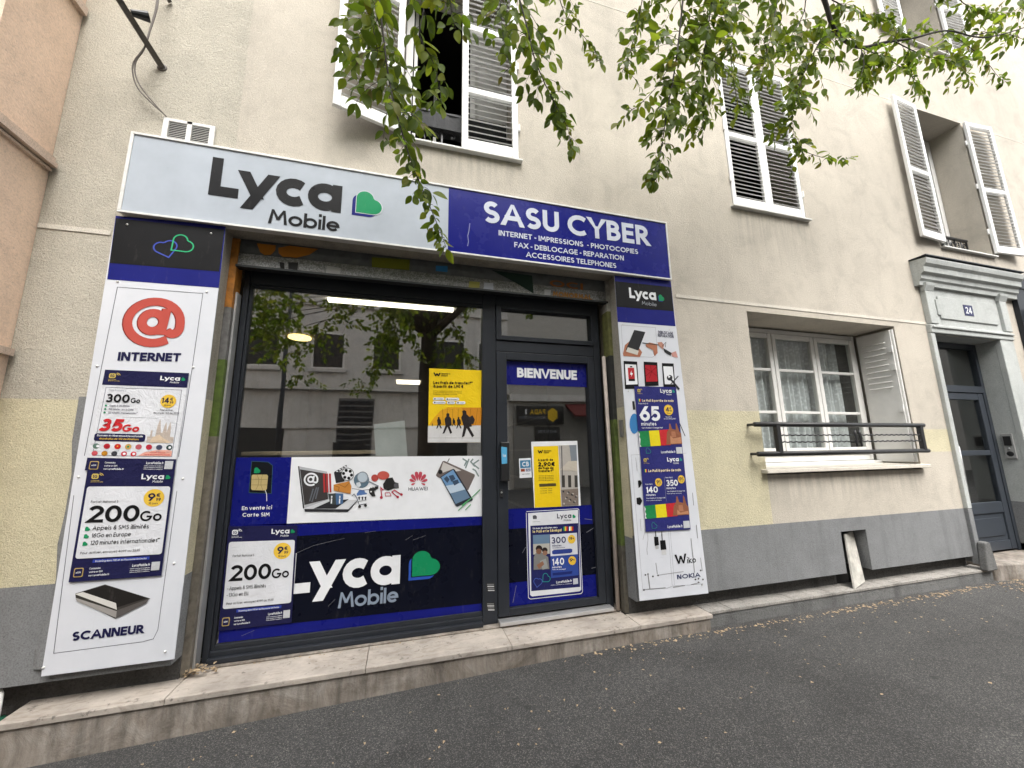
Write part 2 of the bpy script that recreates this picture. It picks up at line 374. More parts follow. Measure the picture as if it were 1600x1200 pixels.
# glyph: (width, [('c' cap-height box | 'x' x-height box, points), ...])
G = {
 'A': (.76, [('c', [(0, 0), (.38, 1), (.76, 0)]), ('c', [(.13, .32), (.63, .32)])]),
 'B': (.5, [('c', [(0, 0), (0, 1)]), ('c', [(0, 1), (.2, 1)] + A(.2, .76, .24, .24, 90, -90) + [(0, .52)]), ('c', [(0, .52), (.22, .52)] + A(.22, .26, .28, .26, 90, -90) + [(0, 0)])]),
 'C': (.74, [('c', A(.46, .5, .46, .5, 48, 312))]),
 'D': (.64, [('c', [(0, 0), (0, 1), (.18, 1)] + A(.18, .5, .46, .5, 90, -90) + [(0, 0)])]),
 'E': (.42, [('c', [(.42, 1), (0, 1), (0, 0), (.42, 0)]), ('c', [(0, .51), (.38, .51)])]),
 'F': (.4, [('c', [(.4, 1), (0, 1), (0, 0)]), ('c', [(0, .5), (.36, .5)])]),
 'G': (.86, [('c', A(.46, .5, .46, .5, 48, 352) + [(.5, .45)])]),
 'H': (.58, [('c', [(0, 0), (0, 1)]), ('c', [(.58, 0), (.58, 1)]), ('c', [(0, .5), (.58, .5)])]),
 'I': (0, [('c', [(0, 0), (0, 1)])]),
 'J': (.3, [('c', [(.3, 1), (.3, .2)] + A(.12, .2, .18, .2, 0, -110))]),
 'K': (.5, [('c', [(0, 0), (0, 1)]), ('c', [(.5, 1), (.04, .48), (.52, 0)])]),
 'L': (.42, [('c', [(0, 1), (0, 0), (.42, 0)])]),
 'M': (.84, [('c', [(0, 0), (.12, 1), (.42, .28), (.72, 1), (.84, 0)])]),
 'N': (.6, [('c', [(0, 0), (0, 1)]), ('c', [(.6, 0), (.6, 1)]), ('c', [(.1, 1), (.5, 0)])]),
 'O': (.92, [('c', ring(.46, .5, .46, .5))]),
 'P': (.46, [('c', [(0, 0), (0, 1), (.2, 1)] + A(.2, .73, .26, .27, 90, -90) + [(0, .46)])]),
 'Q': (.92, [('c', ring(.46, .5, .46, .5)), ('c', [(.55, .25), (.85, -.03)])]),
 'R': (.5, [('c', [(0, 0), (0, 1), (.2, 1)] + A(.2, .73, .26, .27, 90, -90) + [(0, .46)]), ('c', [(.2, .46), (.5, 0)])]),
 'S': (.5, [('c', A(.26, .745, .23, .255, 35, 270) + A(.25, .245, .25, .245, 80, -145))]),
 'T': (.54, [('c', [(0, 1), (.54, 1)]), ('c', [(.27, 1), (.27, 0)])]),
 'U': (.56, [('c', [(0, 1), (0, .3)] + A(.28, .3, .28, .3, 180, 360) + [(.56, 1)])]),
 'V': (.68, [('c', [(0, 1), (.34, 0), (.68, 1)])]),
 'W': (1.0, [('c', [(0, 1), (.25, 0), (.5, .9), (.75, 0), (1, 1)])]),
 'X': (.6, [('c', [(0, 0), (.6, 1)]), ('c', [(0, 1), (.6, 0)])]),
 'Y': (.62, [('c', [(0, 1), (.31, .48), (.62, 1)]), ('c', [(.31, .48), (.31, 0)])]),
 'Z': (.52, [('c', [(0, 1), (.52, 1), (0, 0), (.54, 0)])]),
 '0': (.56, [('c', ring(.28, .5, .28, .5))]),
 '1': (.2, [('c', [(0, .8), (.2, 1), (.2, 0)])]),
 '2': (.5, [('c', A(.25, .74, .25, .26, 165, -35) + [(0, 0), (.52, 0)])]),
 '3': (.48, [('c', A(.22, .75, .22, .25, 150, -75) + A(.22, .26, .26, .26, 70, -150))]),
 '4': (.56, [('c', [(.4, 0), (.4, 1)]), ('c', [(.37, 1), (0, .28)]), ('c', [(0, .28), (.56, .28)])]),
 '5': (.5, [('c', [(.44, 1), (.1, 1), (.05, .55)] + A(.23, .32, .27, .32, 125, -145))]),
 '6': (.52, [('c', [(.36, 1), (.04, .45)]), ('c', ring(.26, .3, .26, .3))]),
 '7': (.5, [('c', [(0, 1), (.5, 1), (.14, 0)])]),
 '8': (.5, [('c', ring(.25, .76, .21, .24)), ('c', ring(.25, .26, .25, .26))]),
 '9': (.52, [('c', [(.16, 0), (.48, .55)]), ('c', ring(.26, .7, .26, .3))]),
 'a': (.62, [('x', ring(.31, .5, .31, .5)), ('x', [(.62, 1), (.62, 0)])]),
 'b': (.6, [('x', ring(.3, .5, .3, .5)), ('c', [(0, 0), (0, 1.02)])]),
 'c': (.52, [('x', A(.31, .5, .31, .5, 48, 312))]),
 'd': (.6, [('x', ring(.3, .5, .3, .5)), ('c', [(.6, 0), (.6, 1.02)])]),
 'e': (.6, [('x', [(.02, .5), (.6, .5)] + A(.3, .5, .3, .5, 0, 318))]),
 'f': (.28, [('c', A(.26, .82, .16, .2, 80, 180) + [(.1, 0)]), ('x', [(0, 1), (.28, 1)])]),
 'g': (.6, [('x', ring(.3, .5, .3, .5)), ('x', [(.6, 1), (.6, -.2)] + A(.32, -.2, .28, .3, 0, -140))]),
 'h': (.5, [('c', [(0, 0), (0, 1.02)]), ('x', A(.25, .62, .25, .38, 180, 0) + [(.5, 0)])]),
 'i': (0, [('x', [(0, 0), (0, 1)]), ('c', [(0, 1.07), (0, 1.12)])]),
 'j': (.1, [('x', [(.1, 1), (.1, -.2)] + A(0, -.2, .1, .2, 0, -90)), ('c', [(.1, 1.07), (.1, 1.12)])]),
 'k': (.44, [('c', [(0, 0), (0, 1.02)]), ('x', [(.42, 1), (.04, .46), (.44, 0)])]),
 'l': (0, [('c', [(0, 0), (0, 1.02)])]),
 'm': (.82, [('x', [(0, 0), (0, 1)]), ('x', A(.205, .65, .205, .35, 180, 0) + [(.41, 0)]), ('x', A(.615, .65, .205, .35, 180, 0) + [(.82, 0)])]),
 'n': (.48, [('x', [(0, 0), (0, 1)]), ('x', A(.24, .62, .24, .38, 180, 0) + [(.48, 0)])]),
 'o': (.62, [('x', ring(.31, .5, .31, .5))]),
 'p': (.6, [('x', ring(.3, .5, .3, .5)), ('x', [(0, 1), (0, -.45)])]),
 'q': (.6, [('x', ring(.3, .5, .3, .5)), ('x', [(.6, 1), (.6, -.45)])]),
 'r': (.28, [('x', [(0, 0), (0, 1)]), ('x', A(.26, .6, .26, .38, 180, 85))]),
 's': (.36, [('x', A(.19, .75, .16, .25, 40, 270) + A(.17, .25, .19, .25, 80, -140))]),
 't': (.28, [('c', [(.13, .9), (.13, 0)]), ('x', [(0, 1), (.28, 1)])]),
 'u': (.48, [('x', [(0, 1), (0, .38)] + A(.24, .38, .24, .38, 180, 360) + [(.48, 1)]), ('x', [(.48, 1), (.48, 0)])]),
 'v': (.5, [('x', [(0, 1), (.25, 0), (.5, 1)])]),
 'w': (.78, [('x', [(0, 1), (.2, 0), (.39, .9), (.58, 0), (.78, 1)])]),
 'x': (.46, [('x', [(0, 0), (.46, 1)]), ('x', [(0, 1), (.46, 0)])]),
 'y': (.58, [('x', [(.0, 1), (.25, .13)]), ('x', [(.58, 1), (.15, -.46)])]),
 'z': (.4, [('x', [(0, 1), (.4, 1), (0, 0), (.42, 0)])]),
 '.': (0, [('c', [(0, 0), (0, .04)])]), ',': (.05, [('c', [(.05, .05), (0, -.14)])]),
 '-': (.14, [('c', [(0, .4), (.14, .4)])]), ':': (0, [('x', [(0, 0), (0, .05)]), ('x', [(0, .8), (0, .85)])]),
 '*': (.2, [('c', [(0, .85), (.2, .95)]), ('c', [(0, .95), (.2, .85)])]), "'": (0, [('c', [(0, .8), (0, 1)])]),
 '/': (.4, [('c', [(0, 0), (.4, 1)])]), '+': (.4, [('c', [(0, .45), (.4, .45)]), ('c', [(.2, .25), (.2, .65)])]),
 '&': (.6, [('c', [(.6, 0), (.12, .7)] + A(.28, .8, .16, .2, 180, -20) + A(.24, .26, .24, .26, 110, 320) + [(.6, .45)])]),
 '@': (1.0, [('c', A(.5, .5, .5, .5, -55, -360 + 2, 26) + [(1.0, .42)] + A(.87, .4, .13, .17, 0, -150)), ('c', ring(.47, .5, .2, .22)), ('c', [(.70, .74), (.66, .3)])]),
}
G['€'] = (.7, [('c', A(.42, .5, .38, .5, 50, 310)), ('c', [(0, .6), (.5, .6)]), ('c', [(0, .4), (.46, .4)])])
G['é'] = (.6, G['e'][1] + [('c', [(.26, .88), (.4, 1.02)])]); G['à'] = (.62, G['a'][1] + [('c', [(.38, .88), (.24, 1.02)])])
XH = 0.72
def layout(s, t, track=0.14, xh=XH):
    """strokes of a string in cap-height units and its width"""
    x, out = 0.0, []
    for ch in s:
        if ch == ' ': x += 0.32; continue
        w, st = G.get(ch, G['o'])
        for mode, pts in st:
            hh = (1 - t) if mode == 'c' else (xh - t)
            out.append([(x + t / 2 + a, t / 2 + b * hh) for a, b in pts])
        x += w + t + track
    return out, max(0.01, x - track)
def ribbon(pts, t):
    """outline quads of a polyline of thickness t with mitred joints"""
    p = [Vector(q) for q in pts]
    q = [p[0]]
    for a in p[1:]:
        if (a - q[-1]).length > 1e-5: q.append(a)
    p = q; n = len(p); closed = n > 3 and (p[0] - p[-1]).length < 1e-4
    if closed: p = p[:-1]; n -= 1
    Ls, Rs = [], []
    for i in range(n):
        d0 = (p[i] - p[i - 1]).normalized() if (closed or i > 0) else None
        d1 = (p[(i + 1) % n] - p[i]).normalized() if (closed or i < n - 1) else None
        d0 = d0 or d1; d1 = d1 or d0
        n0, n1 = Vector((-d0.y, d0.x)), Vector((-d1.y, d1.x)); m = n0 + n1
        m = m.normalized() if m.length > 1e-3 else n0
        k = min(1 / max(m.dot(n0), 0.2), 2.2) * t / 2
        Ls.append(p[i] + m * k); Rs.append(p[i] - m * k)
    qs = [(Ls[i], Rs[i], Rs[i + 1], Ls[i + 1]) for i in range(n - 1)]
    if closed: qs.append((Ls[-1], Rs[-1], Rs[0], Ls[0]))
    return qs

def glyph_polys(pts, t):
    """quads of one letter stroke: flat-cut ends, flat apexes, corners kept inside the stroke's box"""
    p = [Vector(q) for q in pts]; lo, hi = min(q.y for q in p) - t / 2, max(q.y for q in p) + t / 2; x0, x1 = min(q.x for q in p) - t / 2, max(q.x for q in p) + t / 2
    if (p[0] - p[-1]).length > 1e-4:                      # square caps on upright and level ends
        for i, j in ((0, 1), (-1, -2)):
            d = p[i] - p[j]
            if d.length > 1e-5 and min(abs(d.x), abs(d.y)) < .02 * d.length: p[i] = p[i] + d.normalized() * t / 2
    if len(p) > 6:
        return ribbon(p, t)
    def diag(d): return abs(d.x) > .06 * d.length and abs(d.y) > .25 * d.length
    parts, cur = [], [p[0]]
    for i in range(1, len(p)):
        cur.append(p[i])
        if i < len(p) - 1:
            a, b = p[i] - p[i - 1], p[i + 1] - p[i]
            if diag(a) and diag(b) and a.normalized().dot(b.normalized()) < .4: parts.append(cur); cur = [p[i]]
    parts.append(cur); out = []; joints = []
    for qi, q in enumerate(parts):
        for k, f in enumerate(ribbon(q, t)):
            f = [c.copy() for c in f]; d = q[k + 1] - q[k]
            if diag(d):
                for end, (a, b) in ((0, (0, 1)), (1, (3, 2))):
                    tip = q[k] if end == 0 else q[k + 1]
                    if (end == 0 and k == 0) or (end == 1 and k == len(q) - 2):
                        for lim in (lo, hi):
                            if abs(tip.y - lim) < t * .6:
                                for c in (a, b): f[c] = f[c] + d * ((lim - f[c].y) / d.y)
                                joints.append((qi + end, f[a], f[b]))
            if not diag(d) or len(q) > 2:
                for c in f: c.x = min(max(c.x, x0), x1)
            for c in f: c.y = min(max(c.y, lo), hi)
            out.append(f)
    for j in range(1, len(parts)):
        e = [(a, b) for k, a, b in joints if k == j]
        if len(e) == 2:
            l, r = max(min(a.x, b.x) for a, b in e), min(max(a.x, b.x) for a, b in e)
            if l < r:
                for a, b in e:
                    for c in (a, b): c.x = min(max(c.x, l), r)
    return out

def heart_pts(n=10):
    """the heart used in the shop's logo, tip at lower left, unit box"""
    return [(0, 0), (0, .66)] + A(.335, .665, .335, .335, 180, 10, n) + A(.665, .335, .335, .335, 80, -90, n)
LAYER = 0.0007
class Sheet:
    """flat print on a plane y = Y: a four-cornered sheet given by its corners, with printed elements as children.
       local coordinates a (0 left .. 1 right), b (0 top .. 1 bottom)"""
    def __init__(s, quad, Y, world=False):
        s.q = [Vector((p[0], p[1])) for p in quad] if world else [Vector((at(u, v, Y).x, at(u, v, Y).z)) for u, v in quad]
        s.Y = Y; s.el = {}; s.order = []; s.k = 0
        s.w = ((s.q[1] - s.q[0]).length + (s.q[2] - s.q[3]).length) / 2; s.h = ((s.q[3] - s.q[0]).length + (s.q[2] - s.q[1]).length) / 2
    def P(s, a, b):
        t = s.q[0].lerp(s.q[1], a); u = s.q[3].lerp(s.q[2], a); return t.lerp(u, b)
    def inv(s, u, v):
        """a, b of a photograph pixel"""
        p = at(u, v, s.Y); x = Vector((p.x, p.z)); a = b = 0.5
        for _ in range(12):
            e = x - s.P(a, b); da = (s.P(a + .01, b) - s.P(a - .01, b)) / .02; db = (s.P(a, b + .01) - s.P(a, b - .01)) / .02
            det = da.x * db.y - da.y * db.x; a += (e.x * db.y - e.y * db.x) / det; b += (da.x * e.y - da.y * e.x) / det
        return a, b
    def mb(s, name, col, L):
        key = (name, col, L)
        if key not in s.el: s.el[key] = MB()
        return s.el[key]
    def poly(s, pts, col, name='printed_shape', L=1):
        s.k += 1
        y = s.Y - LAYER * L - 0.00004 * (s.k % 7)
        q = [s.P(a, b) for a, b in pts]
        ar = sum(q[i].x * q[(i + 1) % len(q)].y - q[(i + 1) % len(q)].x * q[i].y for i in range(len(q)))
        if ar < 0: q.reverse()
        s.mb(name, col, L).face([(p.x, y, p.y) for p in q])
    def rect(s, a0, b0, a1, b1, col, name='printed_band', L=1): s.poly([(a0, b0), (a1, b0), (a1, b1), (a0, b1)], col, name, L)
    def rrect(s, a0, b0, a1, b1, r, col, name='printed_card', L=1):
        ra, rb = r * s.h / s.w, r; p = []
        for cx, cy, t in ((a1 - ra, b0 + rb, 0), (a0 + ra, b0 + rb, 90), (a0 + ra, b1 - rb, 180), (a1 - ra, b1 - rb, 270)):
            p += [(cx + ra * math.cos(R(t + k * 22.5)), cy - rb * math.sin(R(t + k * 22.5))) for k in range(5)]
        s.poly(p, col, name, L)
    def circ(s, a, b, r, col, name='printed_disc', L=1, n=24, ry=1.0):
        ra = r * s.h / s.w; s.poly([(a + ra * math.cos(2 * math.pi * k / n), b + ry * r * math.sin(2 * math.pi * k / n)) for k in range(n)], col, name, L)
    def line(s, pts, wd, col, name='printed_line', L=1):
        """polyline in a, b; width as a share of the height"""
        k = s.w / s.h
        s.k += 1; y = s.Y - LAYER * L - 0.00004 * (s.k % 7)
        for q in ribbon([(a * k, -b) for a, b in pts], wd):
            P4 = [s.P(c.x / k, -c.y) for c in q]
            s.mb(name, col, L).face([(p.x, y, p.y) for p in P4])
    def text(s, st, a0, a1, b, cap, col, t=0.15, L=3, name='lettering', b1=None, track=0.14, slant=0.0, xh=XH):
        """text fitted between a0 and a1 on the baseline b (to b1 at the right), capital height cap"""
        strokes, W = layout(st, t, track, xh); b1 = b if b1 is None else b1; sx = (a1 - a0) / W
        m = s.mb(name, col, L)
        for i, pts in enumerate(strokes):
            s.k += 1; y = s.Y - LAYER * L - 0.00005 * (s.k % 8)
            for j, q in enumerate(glyph_polys(pts, t)):
                P4 = []
                for c in q:
                    gx = c.x + slant * c.y
                    P4.append(s.P(a0 + gx * sx, b + (b1 - b) * gx / W - c.y * cap))
                m.face([(p.x, y - .00002 * (j % 5), p.y) for p in P4])
    def textpx(s, st, pl, pr, hpx, col, t=0.15, **k):
        """text whose baseline runs between two photograph pixels; hpx: capital height in pixels at its left end"""
        a0, b0 = s.inv(*pl); a1, b1 = s.inv(*pr); _, bt = s.inv(pl[0], pl[1] - hpx)
        s.text(st, a0, a1, b0, b0 - bt, col, t, b1=b1, **k)
    def heart(s, a, b, h, col, name='heart_logo', L=3):
        k = s.h / s.w * h; s.poly([(a + x * k, b - y * h) for x, y in heart_pts()], col, name, L)
    def heart_line(s, a, b, h, col, wd, L=3, rot=0.0):
        k = s.h / s.w * h; pts = heart_pts(); pts.append(pts[0])
        c, d = math.cos(rot), math.sin(rot)
        s.line([(a + (x * c - y * d) * k, b - (x * d + y * c) * h) for x, y in pts], wd, col, 'heart_outline', L)
    def build(s, name, col, label=None, cat=None, group=None, parent=None, thick=0.0006, rough=0.4, crease=0.0, mat=None):
        q = s.q; b = MB()
        f = [(p.x, s.Y, p.y) for p in q]; k = [(p.x, s.Y + thick, p.y) for p in q]
        b.face([f[3], f[2], f[1], f[0]]); b.face(k)
        for i in range(4): b.face([f[i], f[(i + 1) % 4], k[(i + 1) % 4], k[i]])
        root = b.build(name, mat or ink(col, rough, crease), parent, label=label, cat=cat, group=group)
        for (nm, c, L), m in s.el.items():
            m.build(nm, ink(c, rough, crease), root, kind='stuff' if nm in ('scratch', 'outline') else None)
        return root
# print colours
NAVY, BLUE, INKBLK, WHITE, PAPER = (0.014, 0.014, 0.060), (0.010, 0.013, 0.17), (0.008, 0.008, 0.009), (0.80, 0.81, 0.83), (0.70, 0.71, 0.74)
YEL, GREEN, RED, GREY, PBLUE, GOLD = (0.80, 0.52, 0.06), (0.015, 0.27, 0.11), (0.55, 0.025, 0.03), (0.35, 0.37, 0.40), (0.03, 0.055, 0.33), (0.62, 0.47, 0.12)
WUY = (0.84, 0.58, 0.015)
def lyca(S, a0, a1, b, cap, col, hcol=GREEN, mob=None, t=0.17, L=3):
    """small logo: word, heart and the word under it"""
    S.text('Lyca', a0, a0 + (a1 - a0) * .78, b, cap, col, .23, L, track=.04, xh=.76)
    S.heart(a0 + (a1 - a0) * .84, b - cap * .05, cap * .75, hcol, L=L)
    S.text('Mobile', a0 + (a1 - a0) * .40, a0 + (a1 - a0) * .76, b + cap * .62, cap * .42, mob or col, 0.12, L)

# ================================================================== THE SETTING
def ground_z(x, y): return -1.36 - 0.028 * max(0.0, 1.6 - max(x, -6)) - 0.004 * max(0.0, -y - 0.1)
b = MB()
xs = [-60, -30, -12] + [-6 + 0.5 * i for i in range(34)] + [14, 20, 30, 60]; ys = [0.6, 0.3, 0, -0.1, -0.6, -1.2, -2, -3, -4.0, -5.0]
for i in range(len(xs) - 1):
    for j in range(len(ys) - 1):
        b.face([(xs[i], ys[j + 1], ground_z(xs[i], ys[j + 1])), (xs[i + 1], ys[j + 1], ground_z(xs[i + 1], ys[j + 1])), (xs[i + 1], ys[j], ground_z(xs[i + 1], ys[j])), (xs[i], ys[j], ground_z(xs[i], ys[j]))])
b.build('pavement', M['asphalt'], kind='structure')
b = MB(); b.face([(-200, -200, -1.62), (200, -200, -1.62), (200, 60, -1.62), (-200, 60, -1.62)]); b.build('ground', M['asphalt'], kind='structure')
kb = MB(); xk = [-60, -30, -12, -6, -2, 0, 1.6, 6, 14, 30, 60]
for i in range(len(xk) - 1):
    z0, z1 = ground_z(xk[i], -5), ground_z(xk[i + 1], -5)
    p = [(xk[i], -5.0, z0 + .004), (xk[i + 1], -5.0, z1 + .004), (xk[i + 1], -5.2, z1 + .004), (xk[i], -5.2, z0 + .004)]
    kb.face(p[::-1]); kb.face([p[3], p[2], (xk[i + 1], -5.2, -1.7), (xk[i], -5.2, -1.7)])
kb.build('kerb', M['concrete'], kind='structure')

# ------------------------------------------------------------------ the cream apartment building
bld = empty('apartment_building', (3.0, 0.2, -1.3), 'cream rendered apartment house with grey plinth and white louvred shutters above the phone shop', 'building')
XL, XR, ZT = -2.13, 13.0, 10.0
OPEN = dict(shop=(-1.185, 1.72, -9, 1.49), win=(3.11, 5.13, -.24, 1.285), door=(5.72, 6.9, -9, 1.235), w1=(-.10, .866, 2.42, 4.3), w2=(3.106, 4.08, 2.39, 4.2),
            w3=(6.25, 7.27, 2.385, 4.375), w4=(6.42, 7.36, 5.5, 7.3), w5=(3.1, 4.08, 5.4, 7.2), w6=(-.1, .866, 5.4, 7.2), vent=(3.88, 4.2, -9, -.77), shop2=(7.62, 11.0, -9, 1.95))
ZP, ZY0, ZB = -.655, .325, -1.125
xc = sorted({XL, XR, -1.75, 2.3, 2.36, 5.2, 5.70} | {o[0] for o in OPEN.values()} | {o[1] for o in OPEN.values()})
zc = sorted({ZB, ZP, -.07, .165, ZY0, ZT} | {o[2] for o in OPEN.values() if o[2] > ZB} | {o[3] for o in OPEN.values()})
wall = MB()
for i in range(len(xc) - 1):
    for j in range(len(zc) - 1):
        x0, x1, z0, z1 = xc[i], xc[i + 1], zc[j], zc[j + 1]; mx_, mz = (x0 + x1) / 2, (z0 + z1) / 2
        if any(o[0] < mx_ < o[1] and o[2] < mz < o[3] for o in OPEN.values()): continue
        m = M['wall'] if mx_ < -1.0 else M['wall_fine']
        if mz < ZP: m = M['grey']
        elif mz < ZY0 and (mx_ < 3.11): m = M['yellow']
        elif -.07 < mz < .165 and 5.2 < mx_ < 5.70: m = M['yellow']
        wall.face([(x0, 0, z0), (x1, 0, z0), (x1, 0, z1), (x0, 0, z1)], m)
def reveal(o, d, m, bottom=True, mats=None):
    x0, x1, z0, z1 = o; z0 = max(z0, -1.245)
    segs = [(z0, z1, m)]
    if mats: segs = mats
    for a, c, mm in segs:
        wall.face([(x0, 0, a), (x0, 0, c), (x0, d, c), (x0, d, a)], mm); wall.face([(x1, 0, a), (x1, d, a), (x1, d, c), (x1, 0, c)], mm)
    wall.face([(x0, 0, z1), (x1, 0, z1), (x1, d, z1), (x0, d, z1)], m)
    if bottom: wall.face([(x0, 0, z0), (x0, d, z0), (x1, d, z0), (x1, 0, z0)], m)
reveal(OPEN['shop'], 0.32, M['reveal'], False, [(ZB, ZP - .02, M['grey']), (ZP - .02, ZY0 + .02, M['yellow']), (ZY0 + .02, 1.49, M['reveal'])])
reveal(OPEN['win'], 0.42, M['wall_fine']); reveal(OPEN['door'], 0.24, M['stone_grey'], False, [(-1.2, -.66, M['grey']), (-.66, 1.235, M['stone_grey'])])
for k in ('w1', 'w2', 'w3', 'w4', 'w5', 'w6'): reveal(OPEN[k], 0.38, M['wall_fine'])
reveal(OPEN['shop2'], 0.3, M['grey'], False)
# basement light well, underside of the overhanging plinth and the recessed foot of the wall
x0, x1, z0, z1 = OPEN['vent']
wall.face([(x0, 0, ZB), (x0, 0, z1), (x0, .22, z1), (x0, .22, ZB)], M['grey']); wall.face([(x1, 0, ZB), (x1, .22, ZB), (x1, .22, z1), (x1, 0, z1)], M['grey'])
wall.face([(x0, 0, z1), (x1, 0, z1), (x1, .22, z1), (x0, .22, z1)], M['grey']); wall.face([(x0, .22, ZB), (x1, .22, ZB), (x1, .22, z1), (x0, .22, z1)], M['dark'])
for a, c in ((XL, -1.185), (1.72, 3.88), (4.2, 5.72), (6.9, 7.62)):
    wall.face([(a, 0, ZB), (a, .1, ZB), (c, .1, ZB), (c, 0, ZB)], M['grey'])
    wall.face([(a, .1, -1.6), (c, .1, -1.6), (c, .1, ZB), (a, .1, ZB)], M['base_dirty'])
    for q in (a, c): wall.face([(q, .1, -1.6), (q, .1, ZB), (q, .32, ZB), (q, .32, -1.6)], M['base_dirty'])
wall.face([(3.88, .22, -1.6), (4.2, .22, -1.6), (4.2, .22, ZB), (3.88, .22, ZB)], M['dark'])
# rear envelope so that the house is a volume
wall.face([(XL, 9, -1.6), (XL, 9, ZT), (XL, 0, ZT), (XL, 0, -1.6)], M['wall']); wall.face([(XR, 9, -1.6), (XL, 9, -1.6), (XL, 9, ZT), (XR, 9, ZT)], M['wall'])
wall.face([(XL, 0, ZT), (XR, 0, ZT), (XR, 9, ZT), (XL, 9, ZT)], M['wall']); wall.face([(XR, 0, -1.6), (XR, 9, -1.6), (XR, 9, ZT), (XR, 0, ZT)], M['wall'])
wall.build('wall', None, bld)
# string courses
for zz, h, segs in ((1.345, .03, [(XL, -1.78), (2.32, 5.70)]), (4.38, .012, [(XL, 13)])):
    for a, c in segs:
        bx('string_course', a + .002, c, -.002 if zz > 2 else -.005, .001, zz, zz + h, M['band'], bld)
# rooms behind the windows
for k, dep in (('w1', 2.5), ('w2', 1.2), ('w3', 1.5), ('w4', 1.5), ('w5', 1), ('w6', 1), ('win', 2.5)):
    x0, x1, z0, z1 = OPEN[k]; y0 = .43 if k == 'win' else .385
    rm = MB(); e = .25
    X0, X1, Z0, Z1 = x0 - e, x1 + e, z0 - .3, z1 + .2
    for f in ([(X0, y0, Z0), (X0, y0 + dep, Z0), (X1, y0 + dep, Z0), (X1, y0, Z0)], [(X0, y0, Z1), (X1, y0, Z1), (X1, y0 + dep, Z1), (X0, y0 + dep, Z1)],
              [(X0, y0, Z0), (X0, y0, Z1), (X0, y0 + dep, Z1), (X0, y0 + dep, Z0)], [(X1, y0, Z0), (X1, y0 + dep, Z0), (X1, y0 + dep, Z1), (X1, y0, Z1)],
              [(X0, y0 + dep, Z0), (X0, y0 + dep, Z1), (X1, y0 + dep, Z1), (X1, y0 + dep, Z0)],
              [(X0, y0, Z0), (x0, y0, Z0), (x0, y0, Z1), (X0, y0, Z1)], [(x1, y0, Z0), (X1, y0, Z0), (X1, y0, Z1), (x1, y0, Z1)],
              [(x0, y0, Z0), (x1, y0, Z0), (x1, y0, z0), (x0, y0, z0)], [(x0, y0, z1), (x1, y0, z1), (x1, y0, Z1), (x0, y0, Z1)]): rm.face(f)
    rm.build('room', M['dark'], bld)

# sills
def sill(name, x0, x1, z, d0=-.04, d1=.36, h=.024, m='white'):
    pr = [(d0, z - h), (d0, z - .006), (d1, z + .006), (d1, z - h)]
    return MB().prism(pr, x0, x1, axis='x').build(name, M[m], bld, bevel=.004)
sill('window_sill', -.12, .89, 2.425); sill('window_sill', 3.08, 4.11, 2.395); sill('window_sill', 6.24, 7.29, 2.39); sill('window_sill', 6.40, 7.38, 5.5)
sill('window_sill', 3.05, 5.16, -.185, -.065, .40, .038, 'band')
sill('window_sill', 3.15, 5.09, -.155, .30, .43, .035, 'white')

# louvred shutters: frame with every slat a piece of its own
SLAT = {}
def shutter(hx, z0, z1, w, ang, side, n, y=-.02, mids=(.47,), latch=False):
    """hinged at (hx, y); side +1 runs to +x from the hinge at angle 0; ang swings it into the street"""
    t, st = .034, .052
    W_ = w * side
    fr = MB()
    def B(a0, a1, c0, c1, yy0=-t / 2, yy1=t / 2): fr.box(min(a0, a1), max(a0, a1), yy0, yy1, c0, c1)
    H = z1 - z0
    B(0, st * side, 0, H); B(W_ - st * side, W_, 0, H)
    B(st * side, W_ - st * side, 0, .10, -t / 2 + .002, t / 2 - .002); B(st * side, W_ - st * side, H - .06, H, -t / 2 + .002, t / 2 - .002)
    for q in mids: B(st * side, W_ - st * side, H * q - .03, H * q + .03, -t / 2 + .002, t / 2 - .002)
    for hz in (.16, .5, .84): fr.tube([(-.006 * side, -t / 2 - .004, H * hz - .035), (-.006 * side, -t / 2 - .004, H * hz + .035)], .011, 8)
    if latch: fr.box(W_ * .2 - .02, W_ * .2 + .02, -t / 2 - .02, -t / 2 - .001, H * .2, H * .2 + .16)
    me = bpy.data.meshes.new('shutter'); me.from_pydata(fr.v, [], fr.f); me.materials.append(M['shutter'])
    o = bpy.data.objects.new('shutter', me); COL.objects.link(o); o.location = (hx, y, z0); o.rotation_euler = (0, 0, ang)
    bv = o.modifiers.new('bevel', 'BEVEL'); bv.width = .004; bv.segments = 1
    adopt(o, bld)
    key = round(w, 3)
    if key not in SLAT:
        l = (w - 2 * st) / 2; p = MB().prism([(-.016, -.009), (-.012, -.014), (.016, .009), (.012, .014)], -l, l, axis='x')
        sm = bpy.data.meshes.new('slat'); sm.from_pydata(p.v, [], p.f); sm.materials.append(M['shutter']); SLAT[key] = sm
    zs = [.10] + [H * q for q in mids] + [H - .06]
    tot = H - .16
    for a, c in zip(zs[:-1], zs[1:]):
        a2 = a + (.03 if a != .10 else 0); c2 = c - (.03 if c != H - .06 else 0)
        k = max(2, round(n * (c2 - a2) / tot))
        for i in range(k):
            s_ = bpy.data.objects.new('slat', SLAT[key]); COL.objects.link(s_); s_.parent = o
            s_.location = (W_ / 2, random.uniform(-.001, .001), a2 + (i + .5) * (c2 - a2) / k); s_.rotation_euler = (random.uniform(-.08, .08), random.gauss(0, .004), math.pi if abs(ang) > 1.5 else 0)
    return o
# above the shop: right leaf shut, left leaf swung out over the street
shutter(.862, 2.44, 4.28, .484, 0, -1, 32, y=.005, mids=(.31, .66))
shutter(-.10, 2.44, 4.28, .484, R(-164), 1, 32, y=-.03, mids=(.31, .66), latch=True)['label'] = 'shutter leaf swung out from the wall, dark latch near its foot'
